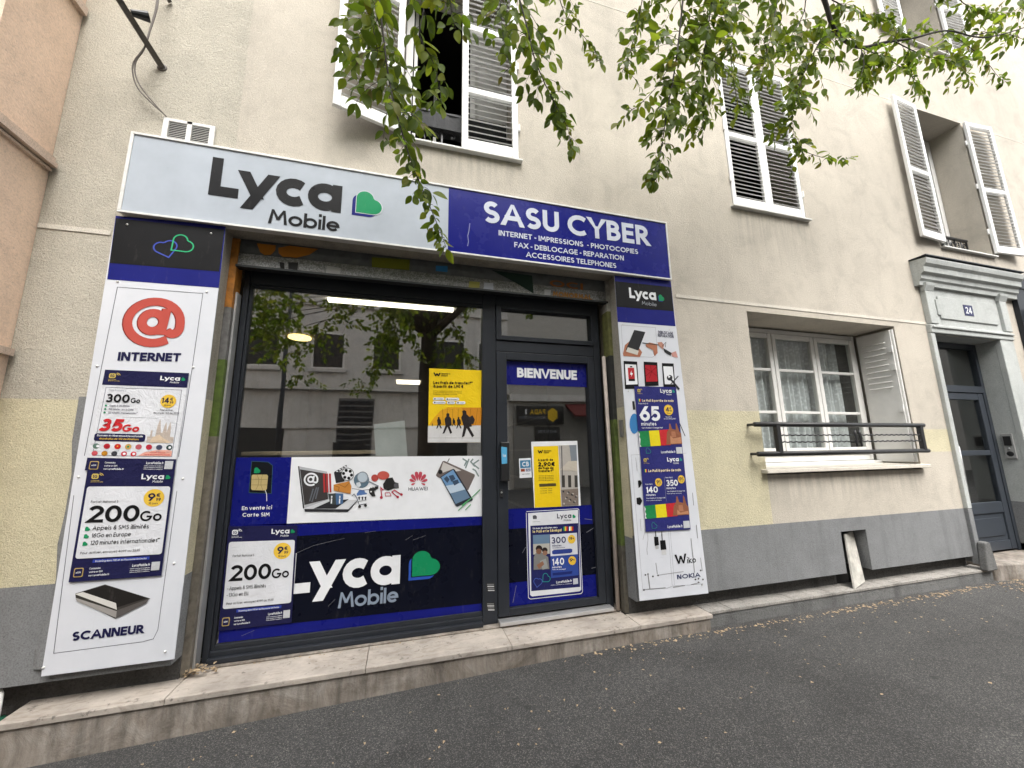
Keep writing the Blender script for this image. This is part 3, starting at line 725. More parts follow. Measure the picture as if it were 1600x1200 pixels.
# closed pair
shutter(3.115, 2.41, 4.18, .478, 0, 1, 34, y=.012); shutter(4.072, 2.41, 4.18, .478, 0, -1, 34, y=.012)
# folded back against the wall
shutter(6.262, 2.42, 4.36, .478, R(-176), 1, 36, y=-.035); shutter(7.262, 2.42, 4.36, .50, R(176), -1, 36, y=-.035)
shutter(6.43, 5.52, 7.28, .48, R(-177), 1, 32, y=-.035); shutter(7.36, 5.52, 7.28, .48, R(177), -1, 32, y=-.035)
shutter(3.11, 5.42, 7.18, .478, 0, 1, 30); shutter(4.07, 5.42, 7.18, .478, 0, -1, 30)

def casement(name, x0, x1, z0, z1, y, cols, bars, fw=.055, m='white', open_mid=False):
    """window frame with leaves; returns the part"""
    f = MB(); f.box(x0, x0 + .05, y, y + .06, z0, z1); f.box(x1 - .05, x1, y, y + .06, z0, z1)
    f.box(x0 + .05, x1 - .05, y + .002, y + .058, z1 - .05, z1); f.box(x0 + .05, x1 - .05, y + .002, y + .058, z0, z0 + .06)
    o = f.build(name, M[m], bld, bevel=.005)
    cw = (x1 - x0 - .1) / cols
    for c in range(cols):
        a, d = x0 + .05 + c * cw + .004, x0 + .05 + (c + 1) * cw - .004
        lf = MB(); q = y - .012
        lf.box(a, a + fw, q, q + .045, z0 + .065, z1 - .055); lf.box(d - fw, d, q, q + .045, z0 + .065, z1 - .055)
        lf.box(a + fw, d - fw, q + .002, q + .043, z0 + .065, z0 + .065 + .075); lf.box(a + fw, d - fw, q + .002, q + .043, z1 - .055 - fw, z1 - .055)
        zz = [z0 + .14] + [z0 + (z1 - z0) * r for r in bars] + [z1 - .055 - fw]
        for r in zz[1:-1]: lf.box(a + fw, d - fw, q + .006, q + .039, r - .014, r + .014)
        lf.build('casement', M[m], o, bevel=.004)
        for k in range(len(zz) - 1):
            bx('pane', a + fw - .004, d - fw + .004, q + .02, q + .024, zz[k] - .004, zz[k + 1] + .004, M['pane'], o)
    return o
casement('window', 3.14, 5.06, -.15, 1.27, .36, 3, (.36, .68), fw=.05)
casement('window', 6.26, 7.26, 2.40, 4.37, .33, 2, (.3, .6)); casement('window', 6.43, 7.35, 5.51, 7.29, .33, 2, (.3, .6))
casement('window', -.09, .856, 5.41, 7.19, .33, 2, (.3, .6))
# open window above the shop: frame, one leaf swung inwards, a half-drawn dark opening
f = MB(); f.box(-.095, -.03, .30, .37, 2.43, 4.29); f.box(.55, .86, .33, .36, 2.43, 4.29); f.box(-.03, .55, .302, .368, 4.23, 4.29); f.box(.50, .55, .31, .355, 2.43, 4.23)
wf = f.build('window', M['white'], bld, bevel=.004)
lf = MB(); 
for a, c, d0, d1 in ((.0, .05, 2.46, 4.2), (.42, .47, 2.46, 4.2)): lf.box(-.02 + a * .5, -.02 + a * .5 + .03, .37 + a, .37 + c, d0, d1)
lf.build('casement', M['white'], wf)
# lace curtain behind the ground floor window
def curtain_mat():
    m, N, L, B = nodes('lace'); w = coords(N, L, kind='World')
    v = N.new('ShaderNodeTexVoronoi'); v.inputs['Scale'].default_value = 26; L.new(w, v.inputs['Vector'])
    a = ramp(N, L, v.outputs['Distance'], [(0.2, g3(0.92)), (0.5, g3(0.7))])
    B.inputs['Base Color'].default_value = (0.80, 0.81, 0.83, 1); B.inputs['Roughness'].default_value = 0.9
    L.new(a, B.inputs['Alpha']); return m
M['curtain'] = curtain_mat()
cu = MB(); n = 150; x0, x1 = 3.2, 4.85
P_ = [(x0 + (x1 - x0) * i / n,   .455 + .020 * math.sin(i * .95) + .012 * math.sin(i * .37 + 1), ) for i in range(n + 1)]
for i in range(n): cu.face([(P_[i][0], P_[i][1], -.1), (P_[i + 1][0], P_[i + 1][1], -.1), (P_[i + 1][0], P_[i + 1][1], 1.22), (P_[i][0], P_[i][1], 1.22)])
cu.build('lace_curtain', M['curtain'], None, True, label='white lace net curtain hanging behind the ground floor window', cat='curtain')
# folded interior-side shutter leaf standing in the right reveal of the ground floor window
sh = MB(); sh.box(5.075, 5.105, .02, .345, -.17, 1.25)
fs = sh.build('folding_shutter', M['white'], bld, bevel=.004, label='white metal shutter leaf folded into the right reveal of the ground floor window')
lv = MB().prism([(5.068, 0), (5.075, .012), (5.075, -.004)], .075, .29)
for i in range(9):
    l2 = MB(); z = .62 + i * .062; l2.prism([(5.062, z), (5.0745, z + .014), (5.0745, z - .004)], .075, .29); l2.build('louvre', M['white'], fs)
for z in (.0, .35, .8, 1.0): bx('hinge', 5.05, 5.0745, .012, .045, z, z + .07, M['white_alu'], fs)
MB().tube([(5.10, .012, -.17), (5.10, .012, 1.25)], .012).build('shutter_rod', M['white'], fs)

# ------------------------------------------------------------------ guards
def window_guard():
    r = empty('window_guard', (4.0, -.08, -.1), 'black tubular guard rail across the ground floor window', 'railing')
    y = -.085; z0, z1 = -.055, .20
    MB().tube([(2.945, y, z1), (5.12, y, z1)], .021, 12).build('top_rail', M['iron'], r, True)
    MB().tube([(2.945, y, z0), (5.12, y, z0)], .021, 12).build('bottom_rail', M['iron'], r, True)
    for x in (3.19, 5.06): MB().box(x - .022, x + .022, y - .02, y + .02, z0, z1).build('post', M['iron'], r, bevel=.005)
    for z in (.045, .105):
        MB().tube([(3.19 + 1.87 * i / 90, y + .004 * math.sin(i * 1.9), z + .004 * math.cos(i * 1.9)) for i in range(91)], .0065, 6).build('twisted_bar', M['iron'], r, True)
    for x in (4.13, 4.19):
        MB().tube([(x, y - .006, .0), (x - .012, y - .012, .03), (x, y - .012, .075), (x - .012, y - .012, .12), (x, y - .006, .15)], .011, 8).build('ornament', M['iron'], r, True)
    for x in (2.96, 5.10):
        for z in (z0, z1): MB().tube([(x, y, z), (x, .0, z)], .012, 8).build('wall_bracket', M['iron'], r)
window_guard()
def scroll_guard(x0, x1, z0, z1, y, label):
    r = empty('balcony_guard', ((x0 + x1) / 2, y, z0), label, 'railing')
    bx('top_rail', x0, x1, y - .018, y + .018, z1 - .022, z1, M['iron'], r); bx('bottom_rail', x0, x1, y - .01, y + .01, z0 + .02, z0 + .04, M['iron'], r)
    n = max(2, int((x1 - x0) / .24)); w = (x1 - x0) / n
    for i in range(n + 1): bx('bar', x0 + i * w - .007, x0 + i * w + .007, y - .007, y + .007, z0, z1 - .022, M['iron'], r)
    for i in range(n):
        cx_, cz_ = x0 + (i + .5) * w, (z0 + z1) / 2
        for sx in (-1, 1):
            s_ = MB()
            for sz in (-1, 1):
                pts = [(cx_ + sx * (w * .24 + (w * .20 - .0045 * k) * math.cos(k * .42) * .9), y, cz_ + sz * ((z1 - z0) * .23 + (w * .20 - .0045 * k) * math.sin(k * .42))) for k in range(20)]
                s_.tube(pts, .0065, 6)
            s_.build('scroll', M['iron'], r, True)
        MB().tube([(cx_, y, z0 + .03), (cx_ + .02, y, cz_), (cx_, y, z1 - .03)], .007, 6).build('stem', M['iron'], r, True)
    return r
scroll_guard(-.09, .86, 2.44, 2.70, .12, 'black scrolled iron guard under the open window above the shop sign')
scroll_guard(6.27, 7.26, 2.40, 2.72, .20, 'black scrolled iron guard in the deep window over the house door')
scroll_guard(6.43, 7.35, 5.52, 5.84, .20, 'black scrolled iron guard of the top right window')
cl = MB(); n = 24
pr = [(.08, 2.66), (.075, 2.80), (.10, 2.845), (.16, 2.85), (.19, 2.80), (.185, 2.66)]
for i in range(n):
    a, c = -.02 + .80 * i / n, -.02 + .80 * (i + 1) / n
    for k in range(len(pr) - 1):
        j0, j1 = .008 * math.sin(i * .9 + k), .008 * math.sin((i + 1) * .9 + k)
        cl.face([(a, pr[k][0] + j0, pr[k][1] + j0), (c, pr[k][0] + j1, pr[k][1] + j1), (c, pr[k + 1][0] + j1, pr[k + 1][1] + j1), (a, pr[k + 1][0] + j0, pr[k + 1][1] + j0)])
cl.build('draped_cloth', simple('dark_cloth', (0.03, 0.031, 0.033), .75, 0, .3, 10, .5, 40), None, True, label='dark grey cloth hung over the guard of the open upper window', cat='cloth')

# ------------------------------------------------------------------ house door number 24
so = empty('door_surround', (6.4, -.02, -1.2), parent=bld)
for a, c in ((5.655, 5.722), (6.898, 7.16)):
    bx('jamb', a, c, -.035, .02, -.655, 1.24, M['stone_grey'], so, bevel=.006); bx('jamb_foot', a, c, -.033, .02, -1.2, -.657, M['grey'], so, bevel=.006)
bx('architrave', 5.66, 7.165, -.045, .01, 1.242, 1.345, M['stone_grey'], so, bevel=.01)
bx('architrave', 5.67, 7.155, -.06, .01, 1.30, 1.325, M['stone_grey'], so, bevel=.006)
bx('frieze', 5.68, 7.15, -.02, .01, 1.346, 1.80, M['stone_grey'], so)
for a, c in ((5.672, 5.80), (7.03, 7.16)):
    bx('frieze_pilaster', a, c, -.052, .0, 1.35, 1.74, M['stone_grey'], so, bevel=.006)
    MB().prism([(-.052, 1.742), (-.075, 1.80), (-.08, 1.83), (-.02, 1.83), (-.02, 1.742)], a - .01, c + .01, axis='x').build('bracket', M['stone_grey'], so)
pn = [(5.86, 1.47), (5.90, 1.47), (5.90, 1.43), (6.95, 1.43), (6.95, 1.47), (6.98, 1.47), (6.98, 1.65), (6.95, 1.65), (6.95, 1.70), (5.90, 1.70), (5.90, 1.66), (5.86, 1.66)]
MB().prism(pn, -.034, -.019).build('frieze_panel', M['stone_grey'], so, bevel=.005)
prof = [(.0, 1.801), (-.05, 1.801), (-.055, 1.85), (-.075, 1.87), (-.08, 1.92), (-.11, 1.94), (-.115, 2.0), (-.14, 2.03), (-.15, 2.075), (-.15, 2.09), (.0, 2.11)]
MB().prism(prof, 5.60, 7.42, axis='x').build('cornice', M['stone_grey'], so)
bx('cornice_flashing', 5.59, 7.43, -.16, .0, 2.111, 2.122, M['frame'], so)
# guard stone at the left jamb
MB().prism([(5.63, -1.245), (5.79, -1.245), (5.755, -.99), (5.72, -.97), (5.665, -.98)], -.10, -.036).build('guard_stone', M['concrete'], bld, bevel=.012)
DM = simple('slate_door', (0.040, 0.047, 0.058), .42, 0, .1, 4, spec=.3)
dr = empty('entrance_door', (6.3, .2, -1.2), parent=bld)
bx('door_frame', 5.73, 5.80, .18, .24, -1.195, 1.23, DM, dr); bx('door_frame', 6.84, 6.895, .18, .24, -1.195, 1.23, DM, dr)
bx('door_frame', 5.80, 6.84, .182, .238, 1.17, 1.23, DM, dr); bx('transom_bar', 5.80, 6.84, .178, .242, .62, .70, DM, dr)
bx('fanlight', 5.80, 6.84, .208, .213, .70, 1.17, M['pane'], dr)
dl = MB(); dl.box(5.81, 5.93, .185, .235, -1.18, .61); dl.box(6.74, 6.835, .185, .235, -1.18, .61); dl.box(5.93, 6.74, .187, .233, .53, .61); dl.box(5.93, 6.74, .187, .233, -.13, -.07)
dl.box(5.93, 6.74, .187, .233, -.78, -.66); dl.box(5.93, 6.74, .187, .233, -1.18, -1.08); dl.box(5.93, 6.74, .20, .225, -1.08, -.78)
dl.build('door_leaf', DM, dr, bevel=.005)
bx('pane', 5.93, 6.74, .208, .213, -.07, .53, M['pane'], dr); bx('pane', 5.93, 6.74, .208, .213, -.66, -.13, M['pane'], dr)
bx('kick_panel', 6.0, 6.67, .19, .2, -1.03, -.83, DM, dr, bevel=.005)
hd = MB(); hd.tube([(6.0, .11, -.62), (6.0, .11, -.02)], .017, 10); hd.tube([(6.0, .11, -.55), (6.0, .19, -.55)], .01, 8); hd.tube([(6.0, .11, -.1), (6.0, .19, -.1)], .01, 8)
hd.build('pull_handle', M['steel'], dr, True)
hall = MB()
for f in ([(5.6, .25, -1.2), (7.1, .25, -1.2), (7.1, 2.5, -1.2), (5.6, 2.5, -1.2)], [(5.6, 2.5, -1.2), (7.1, 2.5, -1.2), (7.1, 2.5, 1.5), (5.6, 2.5, 1.5)], [(5.6, .25, -1.2), (5.6, 2.5, -1.2), (5.6, 2.5, 1.5), (5.6, .25, 1.5)],
          [(7.1, .25, -1.2), (7.1, .25, 1.5), (7.1, 2.5, 1.5), (7.1, 2.5, -1.2)], [(5.6, .25, 1.5), (5.6, 2.5, 1.5), (7.1, 2.5, 1.5), (7.1, .25, 1.5)]): hall.face(f)
hall.build('hallway', M['room'], bld)
# number plate and intercom
pl = Sheet([(6.33, 1.635), (6.50, 1.635), (6.50, 1.50), (6.33, 1.50)], -.0365, world=True)
pl.rect(.05, .06, .95, .94, (.035, .04, .11), 'plate_field', 1)
pl.text('24', .17, .84, .80, .60, WHITE, .17, 2, 'numerals')
pl.build('house_number_plate', (.05, .05, .1), 'small blue enamel house number plate reading 24 over the door', 'number plate', thick=.004)
ic = MB(); ic.box(6.878, 6.899, .045, .135, -.17, .12)
io = ic.build('intercom', simple('intercom_grey', (.33, .33, .32), .5), label='grey metal intercom panel on the right jamb of the house door', cat='intercom', bevel=.004)
bx('name_panel', 6.872, 6.878, .06, .12, -.02, .09, M['black'], io)
MB().dome((6.877, .09, -.055), .012, .006, (-1, 0, 0)).build('button', M['alu'], io); MB().dome((6.877, .09, -.115), .03, .004, (-1, 0, 0)).build('speaker', M['black'], io)

# neighbouring dark shop front at the right edge
ns = empty('neighbour_shopfront', (8.8, .1, -1.3), 'dark grey shop front with folded grey awning box at the right edge', 'shop front')
bx('pilaster', 7.42, 7.615, -.05, -.002, -1.3, 1.95, M['frame'], ns); bx('fascia', 7.42, 11.0, -.06, -.005, 1.955, 2.12, M['frame'], ns)
bx('glazing', 7.7, 11.0, .12, .13, -.8, 1.94, M['glass'], ns); bx('stall_riser', 7.63, 10.99, .10, .2, -1.3, -.8, M['frame'], ns)
bx('awning_box', 7.55, 10.9, -.30, -.062, 1.42, 1.70, simple('awning_box', (.30, .30, .29), .5), ns, bevel=.03)
bx('back_wall', 7.62, 11.0, .6, .7, -1.3, 1.94, M['dark'], ns)

# ------------------------------------------------------------------ front steps
stp = empty('front_step', (.2, .1, -1.4), 'long pale marble front step below the phone shop, stained stone riser', 'step')
cuts = [-1.83, -1.17, -.30, .86, 1.86, 2.22, 2.30]
cuts = [-1.83, at(257, 1090, -.095).x, at(571, 1046, -.095).x, at(800, 1010, -.095).x, at(1001, 979, -.095).x, at(1083, 964, -.095).x, 2.31]
for i in range(len(cuts) - 1):
    a, c = cuts[i] + .0012, cuts[i + 1] - .0012; dz = random.uniform(-.0015, .0015)
    bx('slab', a, c, -.095, .34 if i < 4 else .11, -1.275, -1.245 + dz, M['marble'], stp, bevel=.004)
b = MB(); b.box(-1.82, 2.29, -.085, .33, -1.7, -1.2765); b.build('riser', M['riser'], stp)
bx('old_threshold', -1.15, 1.70, .165, .33, -1.244, -1.232, M['riser'], stp, bevel=.004)
st2 = empty('kerb_step', (4.0, .1, -1.4), 'low grey concrete ledge with narrow tile top under the ground floor window', 'step')
x = 2.312
while x < 5.78:
    c = min(x + .215, 5.80); bx('tile', x + .0015, c - .0015, -.05, .11, -1.268, -1.246 + random.uniform(-.002, .002), M['tile'], st2, bevel=.003); x = c
b = MB(); b.box(2.312, 5.80, -.043, .10, -1.7, -1.2695); b.build('riser', M['concrete'], st2)
ds = MB(); ds.prism([(5.803, -.06), (5.803, .24), (7.6, .24), (7.6, -.16), (6.3, -.15)], -1.7, -1.205, axis='z'); ds.build('door_threshold', M['riser'], None, bevel=.015, label='worn stone threshold in front of the house door', cat='threshold')
# loose board leaning out of the basement light well
bo = MB(); p0, p1, p2, p3 = at(1318, 835, .03), at(1333, 920, -.03), at(1349, 908, .02), at(1330, 829, .12)
nrm = (p1 - p0).cross(p3 - p0).normalized() * .012
q = [p0, p1, p2, p3]; bo.face(q); bo.face([a + nrm for a in q][::-1])
for i in range(4): bo.face([q[i], q[i] + nrm, q[(i + 1) % 4] + nrm, q[(i + 1) % 4]])
bo.build('loose_board', simple('dirty_white_board', (.5, .48, .43), .7, 0, .3, 14), label='dirty white board leaning out of the basement opening', cat='board')

# ------------------------------------------------------------------ orange house at the left
og = empty('orange_house', (-3.5, -1.5, -1.4), 'salmon orange rendered house standing out at the left edge', 'building')
w = MB(); w.box(-9.0, -2.132, -.42, 6.0, -1.7, 10.5); w.build('wall', M['orange'], og)
for z0, z1, d in ((1.71, 1.725, .02), (1.735, 1.765, .045), (1.77, 1.80, .03)):
    bx('string_course', -2.131, -2.13 + d, -.419, -.014, z0, z1, M['orange_trim'], og)
for z0, z1, d in ((2.86, 2.92, .03), (.56, .60, .03)): bx('string_course', -2.131, -2.13 + d, -.419, -.014, z0, z1, M['orange_trim'], og)
# white pipe with green joint at the foot of the wall
pc = [at(2, 1080, .0), at(8, 1090, -.01), at(9, 1105, -.02), at(7, 1125, -.03)]
dp = MB().tube([(-1.95, .05, -1.12), (-1.90, .02, -1.16), (-1.885, .0, -1.22), (-1.885, .0, -1.36)], .012, 10).build('drain_pipe', M['white'], None, True, label='thin white pipe with a green joint at the foot of the wall', cat='pipe')
MB().tube([(-1.885, .0, -1.26), (-1.885, .0, -1.34)], .03, 12).build('pipe_joint', simple('green_joint', (.01, .09, .05), .5), dp, True)

# ================================================================== THE SHOP FRONT
def pp(S, pts, col, name='printed_shape', L=2): S.poly([S.inv(*p) for p in pts], col, name, L)
def pl_(S, pts, wpx, col, name='printed_line', L=2):
    a, b0 = S.inv(*pts[0]); _, b1 = S.inv(pts[0][0], pts[0][1] + wpx); S.line([S.inv(*p) for p in pts], abs(b1 - b0), col, name, L)
def zf(x0, y0, s): return lambda *pts: [(x0 + pts[i] / s, y0 + pts[i + 1] / s) for i in range(0, len(pts), 2)]
def disc(cx_, cy_, r, n=16, ry=None): return [(cx_ + r * math.cos(2 * math.pi * k / n), cy_ + (ry or r) * math.sin(2 * math.pi * k / n)) for k in range(n)]

# ------------------------------------------------------------------ fascia sign
YS = -.05
fx0, fx1 = at(205, 207, YS).x, at(1043, 347, YS).x; fx0 = (fx0 + at(184, 331, YS).x) / 2
fz1 = (at(205, 207, YS).z + at(1043, 347, YS).z) / 2; fz0 = (at(184, 331, YS).z + at(1047, 438, YS).z) / 2; fx1 = (at(1043, 347, YS).x + at(1047, 438, YS).x) / 2
sg = MB().box(fx0 + .004, fx1 - .004, YS + .006, .0, fz0 + .004, fz1 - .004).build('shop_sign', M['white_alu'], label='long pale grey and blue fascia sign over the phone shop', cat='sign')
for a, c, d, e in ((fx0, fx1, fz1 - .016, fz1), (fx0, fx1, fz0, fz0 + .014), (fx0, fx0 + .018, fz0 + .014, fz1 - .016), (fx1 - .014, fx1, fz0 + .014, fz1 - .016)):
    bx('frame_strip', a, c, YS - .008, YS + .006, d, e, M['white_alu'], sg, bevel=.002)
xm = at(700.5, 340, YS).x
S = Sheet([(fx0 + .018, fz1 - .016), (xm, fz1 - .016), (xm, fz0 + .014), (fx0 + .018, fz0 + .014)], YS, world=True)
S.textpx('Lyca', (325, 304), (532.5, 333), 60, INKBLK, .255, track=.02, xh=.76)
S.textpx('Mobile', (419, 348.5), (530, 362.5), 22.5, INKBLK, .17, track=.06)
a0, b0 = S.inv(549.5, 334.5); a1, b1 = S.inv(556, 331.5); hh = b1 - S.inv(556, 297)[1]
S.heart(a0, b0 + .01, hh * .98, BLUE, 'blue_heart', 2); S.heart(a1 - .002, b1 + .01, hh * 1.06, (.62, .66, .70), 'heart_edge', 3); S.heart(a1, b1, hh, GREEN, 'heart_logo', 4)  # logo print: blue heart set off behind the green one
S.build('sign_panel', (.44, .48, .53), parent=sg, thick=.004, rough=.3)['label'] = 'pale grey half of the fascia sign with black lettering'
S = Sheet([(xm, fz1 - .016), (fx1 - .014, fz1 - .016), (fx1 - .014, fz0 + .014), (xm, fz0 + .014)], YS - .0006, world=True)
SW = (.64, .67, .76)
S.textpx('SASU CYBER', (755, 347), (1014.5, 384.5), 34, SW, .215, track=.095)
S.textpx('INTERNET - IMPRESSIONS  - PHOTOCOPIES', (779, 367.8), (997, 397.3), 8.2, SW, .19, track=.10)
S.textpx('FAX - DEBLOCAGE - REPARATION', (803.5, 386.3), (974.7, 407.3), 8.2, SW, .19, track=.10)
S.textpx('ACCESSOIRES TELEPHONES', (822, 401.6), (963, 419.3), 8.2, SW, .19, track=.10)
pl_(S, zf(680, 280, 4.21)(228, 290, 222, 340, 214, 372, 219, 410, 213, 440), 1.0, (.30, .32, .5), 'film_crease', 1)
S.build('sign_panel', (.010, .013, .19), parent=sg, thick=.004, rough=.22)['label'] = 'glossy blue half of the fascia sign with white lettering'

# ------------------------------------------------------------------ sign panels beside the opening
def rivets(par, pts, Y, r=.007, m='white'):
    for p in pts:
        q = at(*p, Y); MB().dome((q.x, Y - .0004, q.z), r, .006).build('rivet', M[m], par, True)
YP = -.028
# left pilaster panel
S = Sheet([(181, 337), (353, 353), (272, 1030), (64, 1057)], YP)
pp(S, [(181, 337), (353, 353), (342, 450), (167.5, 436.6)], BLUE, 'blue_band', 1)
pp(S, [(181.6, 341), (351, 359), (342.6, 424.5), (171.6, 411)], (.010, .010, .011), 'black_band', 2)
for c, (u, v), rot in (((.06, .09, .42), (264, 402.5), 1.12), ((.04, .42, .19), (268, 391), -.06)):
    a, b_ = S.inv(u, v); S.heart_line(a, b_, .043 if rot < 0 else .041, c, .0030, 4 if rot > 0 else 5, rot)
z4 = zf(0, 400, 3.333)
pl_(S, z4(528, 585, 612, 162, 1057, 195, 1000, 590), .8, (.12, .12, .14), 'outline', 1)
pl_(S, z4(1000, 590, 930, 1047), .8, (.12, .12, .14), 'outline', 1); pl_(S, z4(528, 585, 440, 1040), .8, (.12, .12, .14), 'outline', 1)
pl_(S, zf(0, 760, 2.857)(330, 40, 240, 745, 640, 693, 685, 680, 705, 640, 790, 20), .8, (.12, .12, .14), 'outline', 1)
# the big at sign: darker side, red face
for k, (c, du, L) in enumerate((((.22, .03, .025), -2.2, 2), ((.50, .085, .065), 0, 3))):
    a, b_ = S.inv(187 + du, 541); a1, b1 = S.inv(284 + du, 544); _, bt = S.inv(187, 462)
    S.text('@', a, a1, b_, b_ - bt, c, .165, L, 'at_sign', b1=b1)
S.textpx('INTERNET', (183.6, 563.5), (282, 565), 13.5, NAVY, .24, track=.06)
S.textpx('SCANNEUR', (112, 1001.5), (224, 989), 14, NAVY, .24, track=.06)
z6 = zf(0, 760, 2.857)
pp(S, z6(337, 478, 470, 437, 672, 500, 515, 590, 340, 505), (.05, .045, .04), 'scanner_picture', 2)
pp(S, z6(345, 476, 470, 441, 660, 497, 522, 540), (.018, .016, .015), 'scanner_picture', 3)
pp(S, z6(337, 480, 372, 470, 520, 520, 524, 550), (.62, .60, .56), 'scanner_picture', 5)
pp(S, z6(340, 496, 524, 556, 520, 586, 345, 512), (.32, .30, .28), 'scanner_picture', 5)
pp(S, z6(524, 552, 668, 500, 655, 520, 520, 588), (.10, .09, .085), 'scanner_picture', 6)
lp = S.build('sign_board', WHITE, 'tall white board left of the shop window with red at sign and scanner picture', 'sign board', thick=.006, mat=M['panel'])
rivets(lp, [(184, 440), (323, 456), (152, 572), (302, 574), (286, 748), (123, 745), (272, 880), (258, 1018), (68, 1043)], YP)
rivets(lp, [(199, 351), (330, 365)], YP, .008, 'steel')
# silicone bead and torn grey paint flap along its left edge
fl = MB(); pts = [(133, 620), (126, 690), (118, 740), (112, 800), (104, 850), (94, 905), (84, 960), (70, 1010), (58, 1045)]
for i in range(len(pts) - 1):
    p0, p1 = at(*pts[i], -.004), at(*pts[i + 1], -.004); w0, w1 = .028 + .012 * math.sin(i * 2.1), .028 + .012 * math.sin(i * 2.1 + 2.1)
    fl.face([(p0.x - w0, -.004, p0.z), (p1.x - w1, -.004, p1.z), (p1.x + .03, -.022, p1.z), (p0.x + .03, -.022, p0.z)])
fl.build('sealant_strip', M['grey'], lp)
# right pilaster panel
S = Sheet([(960, 430.5), (1048, 439), (1107, 927), (999.5, 939)], YP)
zr = zf(930, 420, 4.444)
pp(S, [(960, 430.5), (1048, 439), (1055.5, 510), (965, 503)], BLUE, 'blue_band', 1)
pp(S, zr(137, 86, 527, 128, 544, 295, 149, 264), (.010, .010, .011), 'black_band', 2)
S.textpx('Lyca', (983.5, 465.5), (1025.5, 469.5), 16, WHITE, .25, track=.03, xh=.76)
S.textpx('Mobile', (1003, 476), (1026, 479), 5.5, GREY, .13)
a, b_ = S.inv(1029.5, 470); S.heart(a - .01, b_ + .002, .022, PBLUE, 'blue_heart', 3); S.heart(a, b_, .0225, GREEN, 'heart_logo', 4)  # blue heart printed behind the green heart
pl_(S, zr(180, 390, 418, 408, 430, 560, 420, 600, 395, 615, 193, 603, 180, 390), .35, (.25, .25, .27), 'outline', 1)
S.textpx('DEBLOCAGE', (1028.4, 521.3), (1051.5, 523.3), 4.6, NAVY, .2); S.textpx('REPARATION', (1028, 526.3), (1052.4, 528.3), 4.6, NAVY, .2)
# opened phone held in a hand, a second hand with a tool
SK = (.42, .17, .10)
pp(S, zr(192, 590, 205, 530, 235, 505, 300, 545, 325, 580, 310, 612, 196, 606), SK, 'repair_picture', 3)
pp(S, zr(270, 425, 347, 440, 290, 590, 210, 565), (.03, .03, .032), 'repair_picture', 4)
pp(S, zr(225, 545, 300, 570, 292, 600, 212, 575), (.6, .58, .52), 'repair_picture', 5)
pp(S, zr(350, 525, 375, 512, 428, 525, 432, 585, 410, 606, 400, 565, 352, 540), SK, 'repair_picture', 4); pl_(S, zr(325, 515, 440, 530), 1.2, (.03, .03, .03), 'repair_picture', 5)
pp(S, zr(430, 512, 460, 508, 478, 530, 470, 560, 445, 540), (.5, .25, .18), 'repair_picture', 3); pp(S, zr(470, 550, 530, 585, 522, 605, 480, 580), (.03, .03, .03), 'repair_picture', 4)
pp(S, zr(525, 585, 560, 572, 574, 618, 535, 610), (.55, .28, .24), 'repair_picture', 3); pl_(S, zr(462, 540, 490, 510, 485, 545), .9, (.05, .05, .05), 'repair_picture', 4)
def phone(q, scr, kind):
    pp(S, zr(*q), INKBLK, 'phone_picture', 3)
    x0, y0, x1, y1 = q[0], q[1], q[4], q[5]; dx = (x1 - x0)
    pp(S, zr(x0 + 9, y0 + 22, q[2] - 7, q[3] + 22, x1 - 8, y1 - 30, q[6] + 8, q[7] - 30), scr, 'phone_picture', 4)
phone((196, 640, 290, 645, 302, 832, 206, 835), WHITE, 0); phone((335, 645, 430, 650, 440, 812, 345, 815), (.42, .02, .03), 1); phone((462, 655, 543, 658, 556, 832, 474, 832), WHITE, 2)
pp(S, zr(224, 688, 268, 688, 274, 765, 230, 765), (.45, .03, .035), 'battery_picture', 5); pp(S, zr(230, 765, 274, 765, 275, 780, 231, 780), INKBLK, 'battery_picture', 5); pp(S, zr(240, 676, 256, 676, 256, 685, 240, 685), INKBLK, 'battery_picture', 5)
pp(S, zr(250, 705, 240, 735, 250, 735, 247, 752, 260, 725, 250, 725), WHITE, 'battery_picture', 6)
for q in ((345, 690, 390, 715, 375, 760), (390, 715, 425, 680), (390, 715, 425, 745), (390, 715, 380, 670), (385, 715, 350, 745)): pl_(S, zr(*q), .5, (.05, .0, .0), 'crack_picture', 5)
pl_(S, zr(575, 745, 520, 805), 1.6, (.07, .07, .08), 'tool_picture', 5); pl_(S, zr(512, 755, 582, 838), 3.4, (.03, .03, .035), 'tool_picture', 6)
pp(S, [(p[0], p[1]) for p in disc(930 + 515 / 4.444, 420 + 757 / 4.444, 4.4)], (.03, .03, .035), 'tool_picture', 6); pp(S, zr(500, 735, 520, 748, 508, 762), WHITE, 'tool_picture', 7)
pp(S, disc(991, 662, 7.5, 16, 16), (.05, .20, .45), 'disc_picture', 2); pl_(S, zf(985, 600, 10.43)(45, 280, 60, 420), 4, (.03, .03, .03), 'phone_picture', 2); pl_(S, zf(985, 600, 10.43)(800, 640, 890, 850), 1.4, (.03, .03, .035), 'cable_picture', 2)
zb = zf(930, 680, 4.285)
pl_(S, zb(240, 132, 610, 120), .35, (.25, .25, .27), 'outline', 1); pl_(S, zb(240, 132, 318, 1035, 480, 1025, 515, 1010, 720, 995), .35, (.25, .25, .27), 'outline', 1); pl_(S, zb(490, 640, 515, 1005), .35, (.25, .25, .27), 'outline', 1); pl_(S, zb(502, 640, 530, 1003), .35, (.25, .25, .27), 'outline', 1)
for q in ((285, 305, 300, 300, 312, 320, 300, 345, 290, 355), (275, 420, 300, 415, 315, 440, 300, 468, 278, 460)): pp(S, zb(*q), INKBLK, 'connector_picture', 3)
